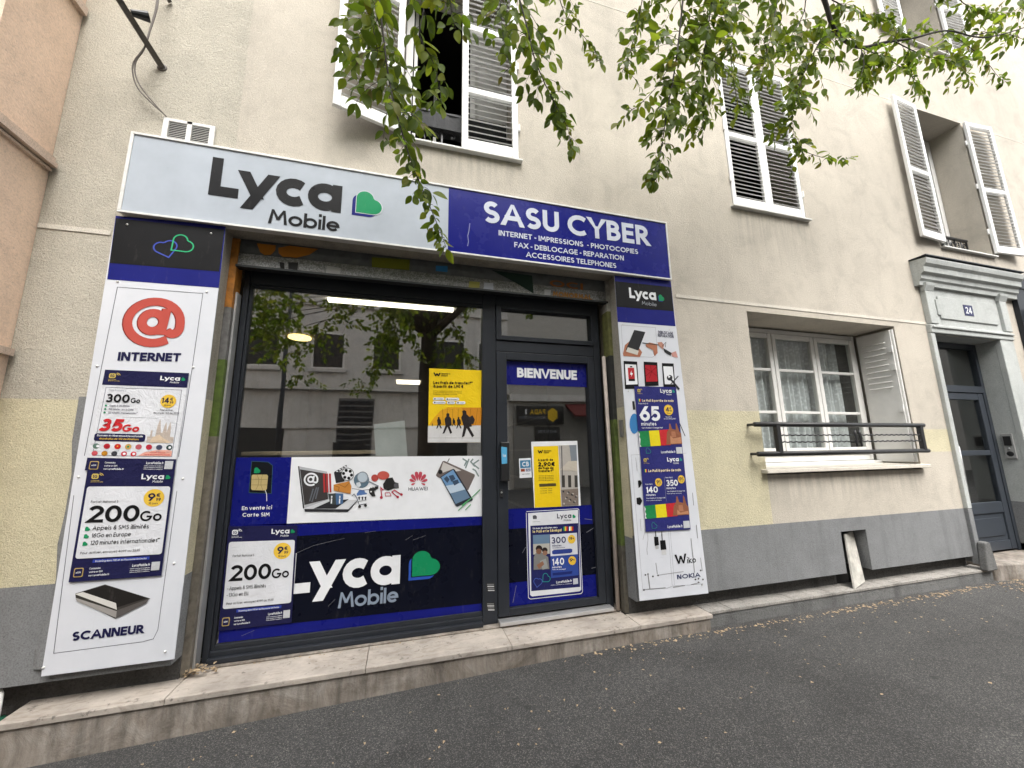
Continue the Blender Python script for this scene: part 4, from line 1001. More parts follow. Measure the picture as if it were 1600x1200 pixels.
pp(S, zb(392, 680, 420, 680, 426, 735, 398, 742), INKBLK, 'cable_picture', 3); pl_(S, zb(402, 640, 406, 690), 1.6, INKBLK, 'cable_picture', 3); pp(S, zb(400, 742, 422, 738, 424, 760, 404, 762), (.5, .5, .5), 'cable_picture', 3)
pp(S, zb(432, 705, 468, 702, 476, 765, 438, 768), INKBLK, 'cable_picture', 3); pl_(S, zb(444, 645, 448, 715), 1.6, INKBLK, 'cable_picture', 3); pp(S, zb(440, 768, 472, 765, 476, 800, 444, 800), (.62, .62, .62), 'cable_picture', 3)
S.textpx('W', (1055.5, 881.5), (1073, 879.5), 15, INKBLK, .2); S.textpx('iko', (1074, 880), (1087.5, 878.5), 9, INKBLK, .15)
S.textpx('NOKIA', (1058, 905), (1094, 901), 7, (.05, .06, .13), .2)
for q, w_ in (((350, 650, 352, 700, 345, 760, 348, 800), .8), ((352, 930, 365, 1030), 2.6), ((405, 855, 415, 930), 1.4), ((412, 938, 590, 912), 1.0), ((640, 690, 652, 800, 664, 920), 1.8), ((704, 820, 716, 910), 1.4),
              ((650, 385, 658, 470), 1.6), ((676, 600, 684, 690), 1.8), ((330, 1032, 470, 1020), 1.4), ((520, 1018, 600, 1005), 1.6), ((640, 1000, 700, 985), 1.4), ((270, 150, 280, 240), .8), ((300, 560, 306, 640), .8), ((318, 700, 330, 650), .7)):
    pl_(S, zb(*q), w_ * .7, (.26, .26, .265), 'scratch', 3)
for u, v in ((352, 930), (385, 945), (420, 938), (335, 935), (690, 960), (720, 965), (325, 1035), (670, 965), (715, 1000), (690, 985), (705, 905)): pp(S, disc(930 + u / 4.285, 680 + v / 4.285, 1.4, 7), (.08, .08, .08), 'scratch', 3)
rp = S.build('sign_board', WHITE, 'narrow scratched white board right of the shop door with phone repair pictures', 'sign board', thick=.006, mat=M['panel'])
rivets(rp, [(973.5, 507), (1046, 515), (982, 611), (1097, 914)], YP, .0055)

# ------------------------------------------------------------------ posters
def chip(S, a, b_, h, col):
    """small network badge at the upper left of the posters"""
    k = S.h / S.w
    S.rrect(a, b_, a + h * k * 1.1, b_ + h, h * .3, col, 'network_badge', 3); S.text('5G', a + h * k * .2, a + h * k * .9, b_ + h * .82, h * .6, NAVY, .22, 4)
    for r_ in (.45, .75): S.line([(a + h * k * (1.05 + r_ * math.cos(R(t))), b_ + h * .3 - h * r_ * .7 * math.sin(R(t)) + h * .1) for t in (80, 55, 30, 5)], h * .12, col, 'network_badge', 3)
    S.text('La nouvelle', a, a + h * k * 1.3, b_ + h * 1.35, h * .16, col, .2, 3); S.text('generation de reseau', a, a + h * k * 1.9, b_ + h * 1.6, h * .16, col, .2, 3)
def qr_blank(S, a0, b0, a1, b1): S.rect(a0, b0, a1, b1, (.55, .56, .58), 'blank_square', 4)
def foot(S, b0, dark=WHITE, ab=.08):
    S.rrect(ab - .04, b0 + .025, ab + .06, b0 + .105, .012, (.45, .33, .12), 'chip_badge', 3); S.rrect(ab - .03, b0 + .033, ab + .05, b0 + .097, .01, NAVY, 'chip_badge', 4)
    S.text('eSIM', ab - .015, ab + .035, b0 + .072, .016, WHITE, .2, 5)
    for i, st in enumerate(('Commandez', 'votre e-SIM', 'sur LycaMobile.fr')): S.text(st, ab + .12, ab + .12 + .013 * len(st), b0 + .045 + .03 * i, .017, dark, .18, 3)
    S.text('LycaMobile.fr', .66, .86, b0 + .045, .024, dark, .2, 3)
    for i in range(3): S.text('Offre soumise a conditions', .64, .86, b0 + .066 + .016 * i, .009, dark, .2, 3)
    qr_blank(S, .875, b0 + .012, .97, b0 + .09)
def badge(S, a, b_, r_, big, cts, sub=True):
    S.circ(a, b_, r_, YEL, 'price_badge', 3); k = S.h / S.w
    n = len(big)
    S.text(big, a - r_ * k * (.30 + .28 * n), a + r_ * k * .12, b_ + r_ * .32, r_ * .85, NAVY, .19, 4)
    S.text('€', a + r_ * k * .22, a + r_ * k * .62, b_ - r_ * .1, r_ * .44, NAVY, .15, 4); S.text(cts, a + r_ * k * .22, a + r_ * k * .68, b_ + r_ * .36, r_ * .36, NAVY, .2, 4)
    if sub: S.text('30 jours', a - r_ * k * .45, a + r_ * k * .45, b_ + r_ * .72, r_ * .22, NAVY, .16, 4)

# left board, upper poster
S = Sheet([(164.4, 577.6), (295.5, 583), (273, 737), (132.5, 735)], YP - .006)
S.rect(0, 0, 1, .155, NAVY, 'header_band'); S.rect(0, .878, 1, 1, NAVY, 'footer_band')
chip(S, .06, .035, .05, GOLD); lyca(S, .66, .97, .085, .045, WHITE)
S.line([(.05, .18), (.94, .18), (.94, .855), (.05, .855), (.05, .18)], .004, (.15, .15, .2), 'card_outline', 1)
S.text('Pass Romance', .09, .29, .215, .020, GREY, .14); S.text('300', .075, .345, .33, .085, INKBLK, .21, track=.08); S.text('Go', .36, .47, .33, .052, INKBLK, .2)
for i, st in enumerate(('Appels & SMS illimites', '500 minutes vers la Chine', '120 minutes internationales*')):
    S.text(st, .13, .36 + .05 * i, .372 + .035 * i, .020, (.12, .12, .16), .17); S.heart(.08, .372 + .035 * i, .018, GREEN)
badge(S, .80, .30, .068, '14', '99'); S.text('Pour activer,', .72, .88, .40, .020, INKBLK, .15); S.text('envoyez 142 au 3535', .65, .95, .43, .020, INKBLK, .15)
S.line([(.3, .475), (.72, .475)], .003, GREY, 'card_outline', 1)
S.text('35', .055, .31, .62, .125, RED, .25, slant=.18, track=.06); S.text('Go', .315, .51, .62, .075, RED, .23, slant=.15)
S.rrect(.03, .64, .60, .715, .02, NAVY, 'dark_card', 2); S.text('Donnees en itinerance internationale', .06, .57, .67, .019, WHITE, .18); S.text('depuis plus de 100 destinations', .09, .53, .70, .019, YEL, .18)
sk = [(.62, .72), (.62, .66), (.65, .66), (.65, .60), (.67, .60), (.67, .66), (.71, .66), (.72, .55), (.74, .48), (.755, .55), (.77, .62), (.79, .62), (.80, .56), (.815, .51), (.83, .56), (.835, .62), (.85, .56), (.865, .51), (.88, .56), (.885, .66), (.93, .66), (.93, .72)]
S.poly(sk, (.52, .44, .38), 'skyline_picture', 2); S.poly([(.66, .72), (.68, .67), (.76, .64), (.82, .68), (.88, .70), (.9, .72)], (.66, .52, .38), 'skyline_picture', 3)
fc = [(.12, .2, .16), (.42, .02, .03), (.55, .03, .02), (.6, .35, .1), (.45, .1, .12), (.45, .03, .05), (.06, .07, .12), (.02, .05, .05)]
for i, c in enumerate(fc): S.circ(.07 + .118 * i, .765, .026, c, 'flag_dot', 2); S.text('pays', .045 + .118 * i, .095 + .118 * i, .81, .010, GREY, .15)
for i, c in enumerate([(.6, .1, .12), (.45, .2, .02), (.05, .05, .06), (.55, .05, .08), (.55, .02, .03)]): S.circ(.07 + .107 * i, .835, .024, c, 'flag_dot', 2)
for i in (3, 4): S.circ(.07 + .107 * i + .004, .835, .012, WHITE, 'flag_dot', 3)
S.circ(.09, .765, .013, WHITE, 'flag_dot', 3); S.circ(.07 + .118 * 3, .765, .010, GREEN, 'flag_dot', 3); S.circ(.07 + .118 * 2, .762, .006, YEL, 'flag_dot', 3); S.circ(.07 + .118 * 7 + .006, .765, .012, WHITE, 'flag_dot', 3)
S.poly([(.55, .852), (.62, .815), (.74, .795), (.88, .79), (.935, .80), (.935, .852)], (.75, .38, .30), 'pink_wave', 2); S.text('a 30 Sept. offre pour', .68, .86, .822, .013, RED, .16); S.text('tous les abonnements internationaux', .62, .92, .842, .013, RED, .16)
foot(S, .885)
S.build('poster', PAPER, 'taped poster offering 300Go and red 35Go on the white board left of the window', 'poster', crease=.5)
# left board, lower poster
def card200(quad, Y, label, lines, crease, chipcol, yb=.485, y0=.553, dy=.066):
    S = Sheet(quad, Y)
    chip(S, .06, .035, .05, chipcol); lyca(S, .62, .96, .085, .052, WHITE)
    S.rrect(.03, .155, .975, .80, .022, PAPER, 'white_card', 2)
    S.text('Forfait National S', .10, .40, .305, .022, INKBLK, .13, 4); S.text('200', .09, .66, yb, .155, INKBLK, .19, 4, track=.07); S.text('Go', .67, .92, yb, .098, INKBLK, .18, 4)
    badge(S, .80, .265, .085, '9', '99')
    for i, (st, wd) in enumerate(lines):
        y = y0 + dy * i
        if chipcol == GOLD: S.heart(.085, y + .004, .038, GREEN, L=4); S.text(st, .165, .165 + wd, y, .040, INKBLK, .14, 4, slant=.05)
        else: S.text('- ' + st, .07, .10 + wd, y, .036, INKBLK, .14, 4)
    S.text('Pour activer, envoyez 4099 au 3535', .075, .72, .762, .022, INKBLK, .13, 4, slant=.05)
    S.rect(.22, .815, .84, .843, PBLUE, 'note_band', 2); S.text('Roaming dans l\'UE et au Royaume-Uni inclus', .25, .81, .838, .016, WHITE, .16, 3)
    foot(S, .855)
    return S.build('poster', NAVY, label, 'poster', crease=crease)
card200([(136.7, 734), (273, 735.5), (252, 899.5), (107, 910)], YP - .0075, 'navy poster reading 200Go and 16Go on the white board left of the window',
        (('Appels & SMS illimités', .62), ('16Go en Europe', .43), ('120 minutes internationales*', .76)), .45, GOLD)
# right board: two posters
def mali(quad, Y, label, kind):
    S = Sheet(quad, Y)
    chip(S, .06, .04, .045, GOLD); lyca(S, .60, .95, .09, .058, WHITE, (.03, .25, .22))
    for i, c in enumerate((GREEN, YEL, RED)): S.rect(.065 + .018 * i, .185, .083 + .018 * i, .225, c, 'flag_dot', 2)
    S.text('Le Mali à portée de main', .15, .90, .225, .036, (.78, .66, .45), .21)
    if kind == 0:
        S.text('Pass Mali 10', .06, .28, .262, .020, WHITE, .14); S.text('65', .07, .54, .505, .215, WHITE, .215, track=.06); S.text('minutes', .08, .43, .57, .052, WHITE, .18)
        S.text('Vers Mobile & Orange Mali', .085, .57, .612, .020, WHITE, .17)
        badge(S, .755, .345, .078, '4', '99'); S.text('Pour activer,', .67, .82, .455, .016, WHITE, .16); S.text('envoyez 1010 au 3535', .62, .90, .482, .016, WHITE, .16)
        f0, f1, b0 = .64, .865, .64
    else:
        S.line([(.5, .30), (.5, .62)], .003, GREY, 'divider', 2)
        for x, n_, pr, y in ((.06, '140', '9', .50), (.53, '350', '19', .42)):
            S.text('Pass Mali S', x, x + .16, y - .105, .018, WHITE, .14); S.text(n_, x, x + .27, y, .082, WHITE, .2, track=.07); S.text('minutes', x, x + .21, y + .04, .028, WHITE, .19)
            S.text('Vers Mobile & Orange Mali', x, x + .42, y + .078, .015, WHITE, .16); S.text('Pour activer envoyez', x, x + .34, y + .105, .011, WHITE, .16)
        badge(S, .36, .365, .055, '9', '99'); badge(S, .89, .335, .055, '19', '99')
        f0, f1, b0 = .655, .83, .655
    for i, c in enumerate(((.02, .22, .07), (.75, .62, .02), (.52, .03, .035))):
        S.poly([(.0 + .235 * i + .01, f0 + .012 - .008 * i), (.235 * (i + 1) + .01, f0 + .004 - .008 * i), (.235 * (i + 1) + .02, f1 - .006 * i), (.235 * i + .02, f1 + .004 - .006 * i)], c, 'flag_picture', 2)
    S.poly([(.0, f0 + .012), (.03, f0 + .05), (.01, f0 + .09), (.035, f0 + .12), (.015, f1 - .03), (.04, f1), (.0, f1 + .004)], PAPER, 'torn_edge', 3)
    mq = [(.62, f1 - .02), (.66, f0 + .03), (.72, f0 - .02), (.735, f0 - .085), (.75, f0 - .10), (.765, f0 - .085), (.79, f0 - .02), (.88, f0 - .005), (.89, f0 - .09), (.905, f0 - .105), (.92, f0 - .085), (.96, f0 + .02), (1.0, f0 + .05), (1.0, f1 - .025)]
    S.poly(mq, (.28, .11, .06), 'mosque_picture', 3); S.poly([(.72, f1 - .03), (.73, f0 + .08), (.80, f0 + .12), (.98, f0 + .10), (.99, f1 - .035)], (.50, .24, .13), 'mosque_picture', 4); S.poly([(.76, f0 + .10), (.77, f0 + .02), (.86, f0 + .02), (.87, f0 + .10)], (.42, .18, .10), 'mosque_picture', 4)
    S.heart_line(.14, .96, .075, (.03, .25, .22), .006, 3); S.text('LycaMobile.fr', .48, .82, .965, .034, WHITE, .2); qr_blank(S, .84, .885, .985, .978)
    return S.build('poster', (.028, .030, .16), label, 'poster', crease=.35)
mali([(991, 603.5), (1056.3, 604.7), (1067.5, 711), (1000.5, 713)], YP - .006, 'blue poster reading 65 minutes, upper one on the board right of the door', 0)
mali([(1000.7, 711.8), (1067.7, 710.2), (1079.2, 827.3), (1009, 831)], YP - .0075, 'blue poster reading 140 and 350 minutes, lower one on the board right of the door', 1)

# ------------------------------------------------------------------ roller shutter pulled up under the sign
YR = .13
rs = empty('roller_shutter', (.27, YR, 1.2), 'rolled up metal shutter with painted last slat above the shop window', 'roller shutter')
def zat(u, v, Y): return at(u, v, Y).z
zs0 = (zat(374, 397, YR) + zat(938, 454.6, YR)) / 2; zs1 = (zat(374, 375, YR) + zat(938, 439, YR)) / 2; zb0 = (zat(374, 418, YR) + zat(938, 471, YR)) / 2
slm = simple('slat_paint', (.10, .105, .105), .55, .1, .25, 18)
MB().prism([(YR, zs0 + .004), (YR - .006, (zs0 + zs1) / 2), (YR, zs1), (YR + .02, zs1), (YR + .02, zs0 + .004)], -1.14, 1.69, axis='x').build('shutter_slat', slm, rs)
MB().prism([(YR, zs1 + .004), (YR - .006, zs1 + .05), (YR, zs1 + .10), (YR + .02, zs1 + .10), (YR + .02, zs1 + .004)], -1.14, 1.69, axis='x').build('shutter_slat', slm, rs)
bx('bottom_bar', -1.145, 1.695, YR - .008, YR + .025, zb0 + .004, zs0, M['galv'], rs, bevel=.003)
bx('bottom_lip', -1.145, 1.695, YR - .03, YR + .03, zb0 - .012, zb0 + .003, M['frame_dark'], rs)
S = Sheet([(-1.14, zs1), (1.69, zs1), (1.69, zs0), (-1.14, zs0)], YR - .0095, world=True)
zq = zf(340, 360, 2.581)
OR = (.45, .17, .02)
def blob(pts, col, name, L=1):
    m = S.mb(name, col, L); y = YR - .0098
    q = [at(u, v, y) for u, v in pts]; m.face([(p.x, y, p.z) for p in q][::-1])
blob(zq(158, 52, 235, 60, 232, 82, 215, 98, 190, 100, 172, 88), OR, 'orange_paint'); blob(zq(245, 70, 290, 62, 405, 75, 370, 98, 320, 110, 262, 106, 246, 92), OR, 'orange_paint')
blob(zq(622, 108, 775, 118, 773, 160, 622, 148), (.16, .17, .015), 'olive_paint'); blob(zq(1105, 160, 1268, 182, 1275, 255, 1200, 210), (.02, .04, .03), 'green_paint')
blob(zq(880, 142, 928, 144, 927, 168, 880, 164), (.04, .2, .42), 'sticker'); blob(zq(440, 142, 495, 152, 492, 178, 437, 172), (.42, .41, .40), 'sticker'); blob(zq(1075, 210, 1112, 212, 1112, 240, 1073, 236), (.5, .52, .58), 'sticker')
blob(zq(1015, 205, 1058, 208, 1056, 232, 1012, 230), (.4, .37, .1), 'sticker'); blob(zq(250, 128, 268, 130, 270, 155, 253, 156), (.03, .03, .03), 'sticker'); blob(zq(285, 128, 325, 130, 322, 160, 285, 155), (.04, .04, .04), 'sticker'); blob(zq(1318, 238, 1345, 240, 1342, 262, 1318, 260), (.5, .5, .5), 'sticker')
for (nm, c, L), m in S.el.items(): m.build(nm, ink(c, .6), rs)
S.el = {}
S.textpx('MONORMAL', (864, 463.8), (925, 469.5), 9, (.40, .19, .05), .3, track=.08, L=1, name='tag_lettering')
S.textpx('OCI', (859, 447), (911, 453), 10, (.30, .11, .03), .2, L=1, name='tag_lettering')
for (nm, c, L), m in S.el.items(): m.build(nm, ink(c, .6), rs)
# side guides, painted in patches
def guide(x0, x1, segs):
    for z0_, z1_, c in segs: bx('guide_rail', x0, x1, .11, .21, z0_, z1_ - .001, simple('guide_paint', c, .65, 0, .35, 25), rs)
guide(-1.184, -1.142, [(-1.24, .12, (.17, .15, .12)), (.12, .62, (.085, .13, .02)), (.62, .98, (.16, .155, .15)), (.98, 1.48, (.42, .16, .02))])
guide(1.685, 1.719, [(-1.24, -.75, (.10, .09, .07)), (-.75, .25, (.085, .12, .025)), (.25, .8, (.03, .032, .03)), (.8, 1.2, (.15, .15, .05)), (1.2, 1.48, (.4, .38, .34))])
MB().tube([(1.655, .165, -1.23), (1.66, .16, -.2), (1.655, .165, .8)], .016, 8).build('cable_conduit', simple('conduit', (.50, .43, .38), .7, 0, .2, 12), rs, True)
bx('seal_strip', -1.14, -1.128, .14, .205, -1.22, 1.10, M['alu'], rs)
bx('lock_plate', 1.70, 1.7185, .02, .06, .10, .24, M['steel'], rs, bevel=.004)

# ------------------------------------------------------------------ glazed shop front
YF, YG = .215, .245
sf = empty('glazed_shopfront', (.27, .24, -1.23), 'anthracite framed shop window with glazed door', 'shop front')
gx0 = (at(396, 450, YG).x + at(338.5, 1003, YG).x) / 2; gx1 = (at(753, 482, YG).x + at(751, 957, YG).x) / 2
gz1 = (zat(397, 450, YG) + zat(753, 482, YG)) / 2; gz0 = (zat(338, 1003, YG) + zat(752, 957, YG)) / 2
px1 = at(776.5, 700, YF).x; dx1 = (at(928, 560, YF).x + at(947, 949, YF).x) / 2; fxr = 1.70; ZFB, ZFT = -1.231, 1.40
def fbox(nm, x0, x1, z0, z1, y0=YF, y1=.30, m='frame', par=sf, bev=.004): return bx(nm, x0, x1, y0, y1, z0, z1, M[m], par, bevel=bev)
fbox('frame_post', -1.128, gx0 - .02, ZFB, ZFT); fbox('frame_post', gx1 + .004, px1 - .003, ZFB, ZFT); fbox('frame_post', dx1 + .004, fxr - .05, ZFB, ZFT)
fbox('frame_rail', gx0 - .019, gx1 + .003, gz1 + .022, ZFT, YF + .002); fbox('frame_rail', gx0 - .019, gx1 + .003, ZFB, gz0 - .03, YF + .002); fbox('frame_rail', gx0 - .019, gx1 + .003, ZFB - .001, ZFB + .03, YF - .03, YF + .001)
for x0, x1, z0, z1 in ((gx0 - .019, gx0, gz0 - .03, gz1 + .022), (gx0, gx1 + .003, gz1, gz1 + .022), (gx0, gx1 + .003, gz0 - .03, gz0)):
    fbox('glazing_bead', x0, x1, z0, z1, YF + .014, .27, 'frame', sf, .003)
bx('window_pane', gx0 - .005, gx1 + .003, YG, YG + .008, gz0 - .005, gz1 + .005, M['glass'], sf)
# fanlight
tz0, tz1 = (zat(777, 530.6, YF) + zat(925, 541, YF)) / 2, (zat(775.8, 478, YF) + zat(927.4, 491, YF)) / 2
tg = [(at(781.6, 484.4, YG).x), (at(919.5, 500, YG).x), (zat(781, 526, YG) + zat(920, 535, YG)) / 2, (zat(781.6, 484.4, YG) + zat(918.8, 496.8, YG)) / 2]
fl_ = empty('fanlight', ((px1 + dx1) / 2, YF, tz0), parent=sf)
for x0, x1, z0, z1 in ((px1, tg[0], tz0, tz1), (tg[1], dx1, tz0, tz1), (tg[0], tg[1], tg[3], tz1), (tg[0], tg[1], tz0, tg[2])): fbox('sash', x0, x1, z0, z1, YF - .012, .28, 'frame', fl_, .004)
bx('pane', tg[0] - .004, tg[1] + .004, YG, YG + .006, tg[2] - .004, tg[3] + .004, M['glass'], fl_)
fbox('frame_rail', px1 - .002, dx1 + .003, tz1 + .003, ZFT, YF + .001)
dz1 = (zat(775.8, 549, YF) + zat(927.4, 558, YF)) / 2
fbox('frame_rail', px1 - .002, dx1 + .003, dz1 + .004, tz0 - .003, YF + .001)
for p in ((793, 537), (910, 546)): q = at(*p, YF); bx('drain_slot', q.x - .018, q.x + .018, YF - .0006, YF + .001, q.z - .003, q.z + .003, M['black'], sf)
# door leaf
dgx0 = (at(789.4, 563.5, YG).x + at(795, 948, YG).x) / 2; dgx1 = (at(915.5, 569.4, YG).x + at(932.5, 931, YG).x) / 2
dgz1 = (zat(789.4, 563.5, YG) + zat(915.5, 569.4, YG)) / 2; dgz0 = (zat(795, 948, YG) + zat(932.5, 931, YG)) / 2
do = empty('door', ((px1 + dx1) / 2, YF, ZFB), parent=sf)
for x0, x1, z0, z1 in ((px1, dgx0, -1.19, dz1), (dgx1, dx1, -1.19, dz1), (dgx0, dgx1, dgz1, dz1), (dgx0, dgx1, -1.19, dgz0)): fbox('stile', x0, x1, z0, z1, YF - .006, .285, 'frame', do, .004)
bx('door_pane', dgx0 - .004, dgx1 + .004, YG, YG + .008, dgz0 - .004, dgz1 + .004, M['glass'], do)
bx('threshold', px1, dx1 + .03, .15, .30, -1.2305, -1.205, M['alu'], sf, bevel=.003)
h0, h1 = at(780.5, 691, YF), at(794, 751, YF)
bx('handle', h0.x, h1.x, YF - .05, YF - .0065, h1.z, h0.z, M['black'], do, bevel=.006)
k0 = at(783, 771, YF); bx('lock', k0.x - .013, k0.x + .013, YF - .014, YF - .0065, k0.z - .03, k0.z + .03, M['black'], do, bevel=.004)
MB().dome((k0.x, YF - .014, k0.z + .008), .008, .004).build('lock_cylinder', M['steel'], do)
S = Sheet([(783, 698), (792, 699), (792.5, 724), (784, 725)], YF - .0515); S.text('Poussez', .25, .8, .6, .2, WHITE, .2, 1); S.build('handle_sticker', (.1, .38, .62), parent=do)
for v in (911, 941.5):
    S = Sheet([(759.5, v), (773, v), (774, v + 13), (760.5, v + 13)], YF - .001)
    for i in range(4): S.rect(.1 + .02 * i, .1 + .24 * i, .9, .22 + .24 * i, (.55, .55, .55) if i % 2 else (.2, .2, .2), 'sticker_print', 1)
    S.build('post_sticker', (.03, .03, .03), parent=sf)

# ------------------------------------------------------------------ film on the window
YV = YG - .003
def vz(v_l, v_r): return (zat(400, v_l, YV) + zat(751, v_r, YV)) / 2
VB = (.007, .010, .16)
z7 = zf(340, 680, 3.478)
S = Sheet([z7(102, 121)[0], z7(402, 120)[0], z7(375, 487)[0], z7(65, 491)[0]], YV)
pp(S, z7(186, 142, 275, 146, 299, 165, 292, 316, 171, 312), (.008, .009, .012), 'sim_card_picture', 1); pl_(S, z7(186, 142, 275, 146, 299, 165, 292, 316, 171, 312, 186, 142), .6, (.05, .12, .12), 'sim_card_picture', 2)
pp(S, z7(192, 214, 268, 214, 275, 222, 268, 292, 260, 300, 188, 298, 182, 290, 186, 220), (.50, .39, .17), 'sim_chip', 3)
for q in ((187, 240, 272, 240), (184, 270, 270, 270), (215, 214, 225, 240, 222, 270, 208, 298), (245, 214, 238, 240, 236, 270, 246, 298)): pl_(S, z7(*q), .5, (.2, .15, .06), 'sim_chip', 4)
a, b_ = S.inv(*z7(198, 206)[0]); S.heart(a, b_, .085, GREEN, L=3); pl_(S, z7(258, 295, 267, 320, 268, 358), .8, WHITE, 'pointer', 3)
S.textpx('En vente ici', z7(132, 407)[0], z7(295, 402)[0], 6, WHITE, .18); S.textpx('Carte SIM', z7(135, 443)[0], z7(283, 440)[0], 6, WHITE, .18)
S.build('window_film', VB, parent=sf, rough=.25)['label'] = 'blue film with a SIM card picture on the shop window'
# white banner with pictures
S = Sheet([z7(402, 120)[0], z7(1436, 112)[0], z7(1436, 440)[0], z7(375, 487)[0]], YV)
c = zf(455, 715, 8.649)
DK = (.03, .03, .033)
pp(S, c(95, 115, 485, 190, 520, 560, 165, 690), (.45, .46, .48), 'laptop_picture', 1); pp(S, c(92, 118, 108, 112, 178, 685, 160, 690), DK, 'laptop_picture', 2)
pp(S, c(120, 158, 470, 215, 500, 560, 180, 640), (.05, .045, .045), 'laptop_picture', 2); pp(S, c(165, 690, 500, 575, 895, 570, 770, 700, 760, 732, 190, 726), (.62, .63, .65), 'laptop_picture', 3)
pp(S, c(300, 690, 520, 590, 780, 560, 600, 690), DK, 'laptop_picture', 4); pp(S, c(180, 692, 775, 698, 895, 575, 885, 600, 765, 734, 185, 728), DK, 'laptop_picture', 4)
S.textpx('@', c(165, 385)[0], c(362, 385)[0], 21, WHITE, .13, L=4, name='at_sign')
for x in (430, 470, 510): pp(S, c(x, 215, x + 28, 215, x + 34, 470, x + 10, 470), (.40, .04, .04), 'book_picture', 4)
for q in ((250, 590, 300, 420), (280, 600, 345, 400), (330, 560, 370, 400)): pl_(S, c(*q), 2.0, (.12, .13, .15), 'laptop_picture', 4)
pp(S, c(500, 490, 600, 480, 610, 630, 530, 640), (.05, .06, .06), 'cube_picture', 5); pp(S, c(600, 480, 705, 485, 700, 625, 610, 635), (.07, .14, .27), 'cube_picture', 5)
S.textpx('i', c(535, 620)[0], c(552, 620)[0], 11, WHITE, .25, L=6); S.textpx('i', c(645, 620)[0], c(662, 620)[0], 11, WHITE, .25, L=6)
pp(S, c(578, 205, 700, 190, 720, 320, 605, 345), DK, 'clapper_picture', 3); pp(S, c(580, 195, 745, 97, 755, 118, 590, 230), DK, 'clapper_picture', 3)
for i in range(4): pp(S, c(605 + 36 * i, 185 - 22 * i, 622 + 36 * i, 175 - 22 * i, 640 + 36 * i, 185 - 22 * i, 620 + 36 * i, 198 - 22 * i), WHITE, 'clapper_picture', 4)
cc = lambda x, y: c(x, y)[0]
def dd(x, y, r, col, nm, L, ry=None): pp(S, disc(*cc(x, y), r / 8.649, 18, (ry or r) / 8.649), col, nm, L)
dd(762, 225, 88, (.07, .07, .07), 'film_reel_picture', 4); dd(762, 225, 80, WHITE, 'film_reel_picture', 5)
for k in range(6): dd(762 + 55 * math.cos(k * 1.047 + .2), 225 + 55 * math.sin(k * 1.047 + .2), 21, INKBLK, 'film_reel_picture', 6)
dd(950, 305, 104, (.11, .17, .22), 'globe_picture', 3); dd(965, 265, 70, (.45, .52, .58), 'globe_picture', 4); pp(S, c(880, 340, 930, 330, 945, 375, 915, 405, 880, 375), (.62, .66, .7), 'globe_picture', 4); pl_(S, c(1035, 315, 1180, 385), 1.8, (.25, .27, .3), 'magnifier_picture', 5)
S.line([S.inv(*p) for p in [cc(965 + 72 * math.cos(k * .35), 265 + 72 * math.sin(k * .35)) for k in range(19)]], .012, (.2, .22, .25), 'magnifier_picture', 5)
pp(S, c(575, 365, 785, 318, 815, 385, 805, 490, 660, 462, 575, 445), (.55, .23, .05), 'envelope_picture', 5); pl_(S, c(640, 360, 730, 400, 790, 335), .7, (.2, .08, .02), 'envelope_picture', 6); pl_(S, c(575, 375, 650, 400, 640, 450), .7, (.2, .08, .02), 'envelope_picture', 6); pl_(S, c(820, 415, 960, 440, 1050, 430), .7, (.15, .15, .17), 'wire_picture', 4)
dd(1130, 275, 48, (.42, .07, .06), 'speech_bubble_picture', 3); dd(1245, 240, 82, (.52, .10, .08), 'speech_bubble_picture', 4, 58)
pp(S, c(1240, 360, 1290, 280, 1370, 268, 1400, 330, 1450, 345, 1455, 410, 1390, 415, 1310, 445, 1250, 420), (.025, .025, .025), 'camera_picture', 5); dd(1420, 378, 34, (.10, .10, .11), 'camera_picture', 6)
pp(S, c(1050, 430, 1085, 395, 1180, 385, 1175, 420, 1120, 450, 1140, 520, 1095, 525, 1055, 480), (.025, .025, .025), 'gamepad_picture', 5)
for x, y in ((1090, 400), (1120, 395), (1080, 460)): dd(x, y, 10, WHITE, 'gamepad_picture', 6)
pl_(S, c(1225, 540, 1210, 405, 1245, 440), 2.0, (.45, .04, .07), 'music_note_picture', 4); dd(1218, 538, 20, (.45, .04, .07), 'music_note_picture', 4); pl_(S, c(1440, 535, 1360, 465, 1395, 440, 1490, 500), 1.6, (.45, .04, .07), 'music_note_picture', 4)
dd(1440, 532, 18, (.45, .04, .07), 'music_note_picture', 4); dd(1490, 498, 18, (.45, .04, .07), 'music_note_picture', 4); pl_(S, c(1270, 475, 1330, 472, 1350, 515, 1275, 520, 1270, 475), 1.0, (.45, .04, .07), 'music_note_picture', 4)
pp(S, c(885, 490, 920, 440, 985, 435, 1000, 470, 1025, 480, 1020, 570, 900, 580), (.09, .17, .38), 'cart_picture', 3); pp(S, c(890, 515, 1025, 495, 1020, 570, 905, 590), WHITE, 'cart_picture', 4)
for x in (905, 950, 990): pp(S, c(x, 530, x + 28, 525, x + 22, 570, x + 8, 575), (.05, .05, .06), 'cart_picture', 5)
pl_(S, c(820, 520, 850, 490, 885, 540, 920, 640, 1020, 620), 1.0, (.09, .1, .13), 'cart_picture', 4); dd(925, 660, 20, (.04, .04, .04), 'cart_picture', 5); dd(1005, 645, 20, (.04, .04, .04), 'cart_picture', 5)
d = zf(620, 705, 10.907)
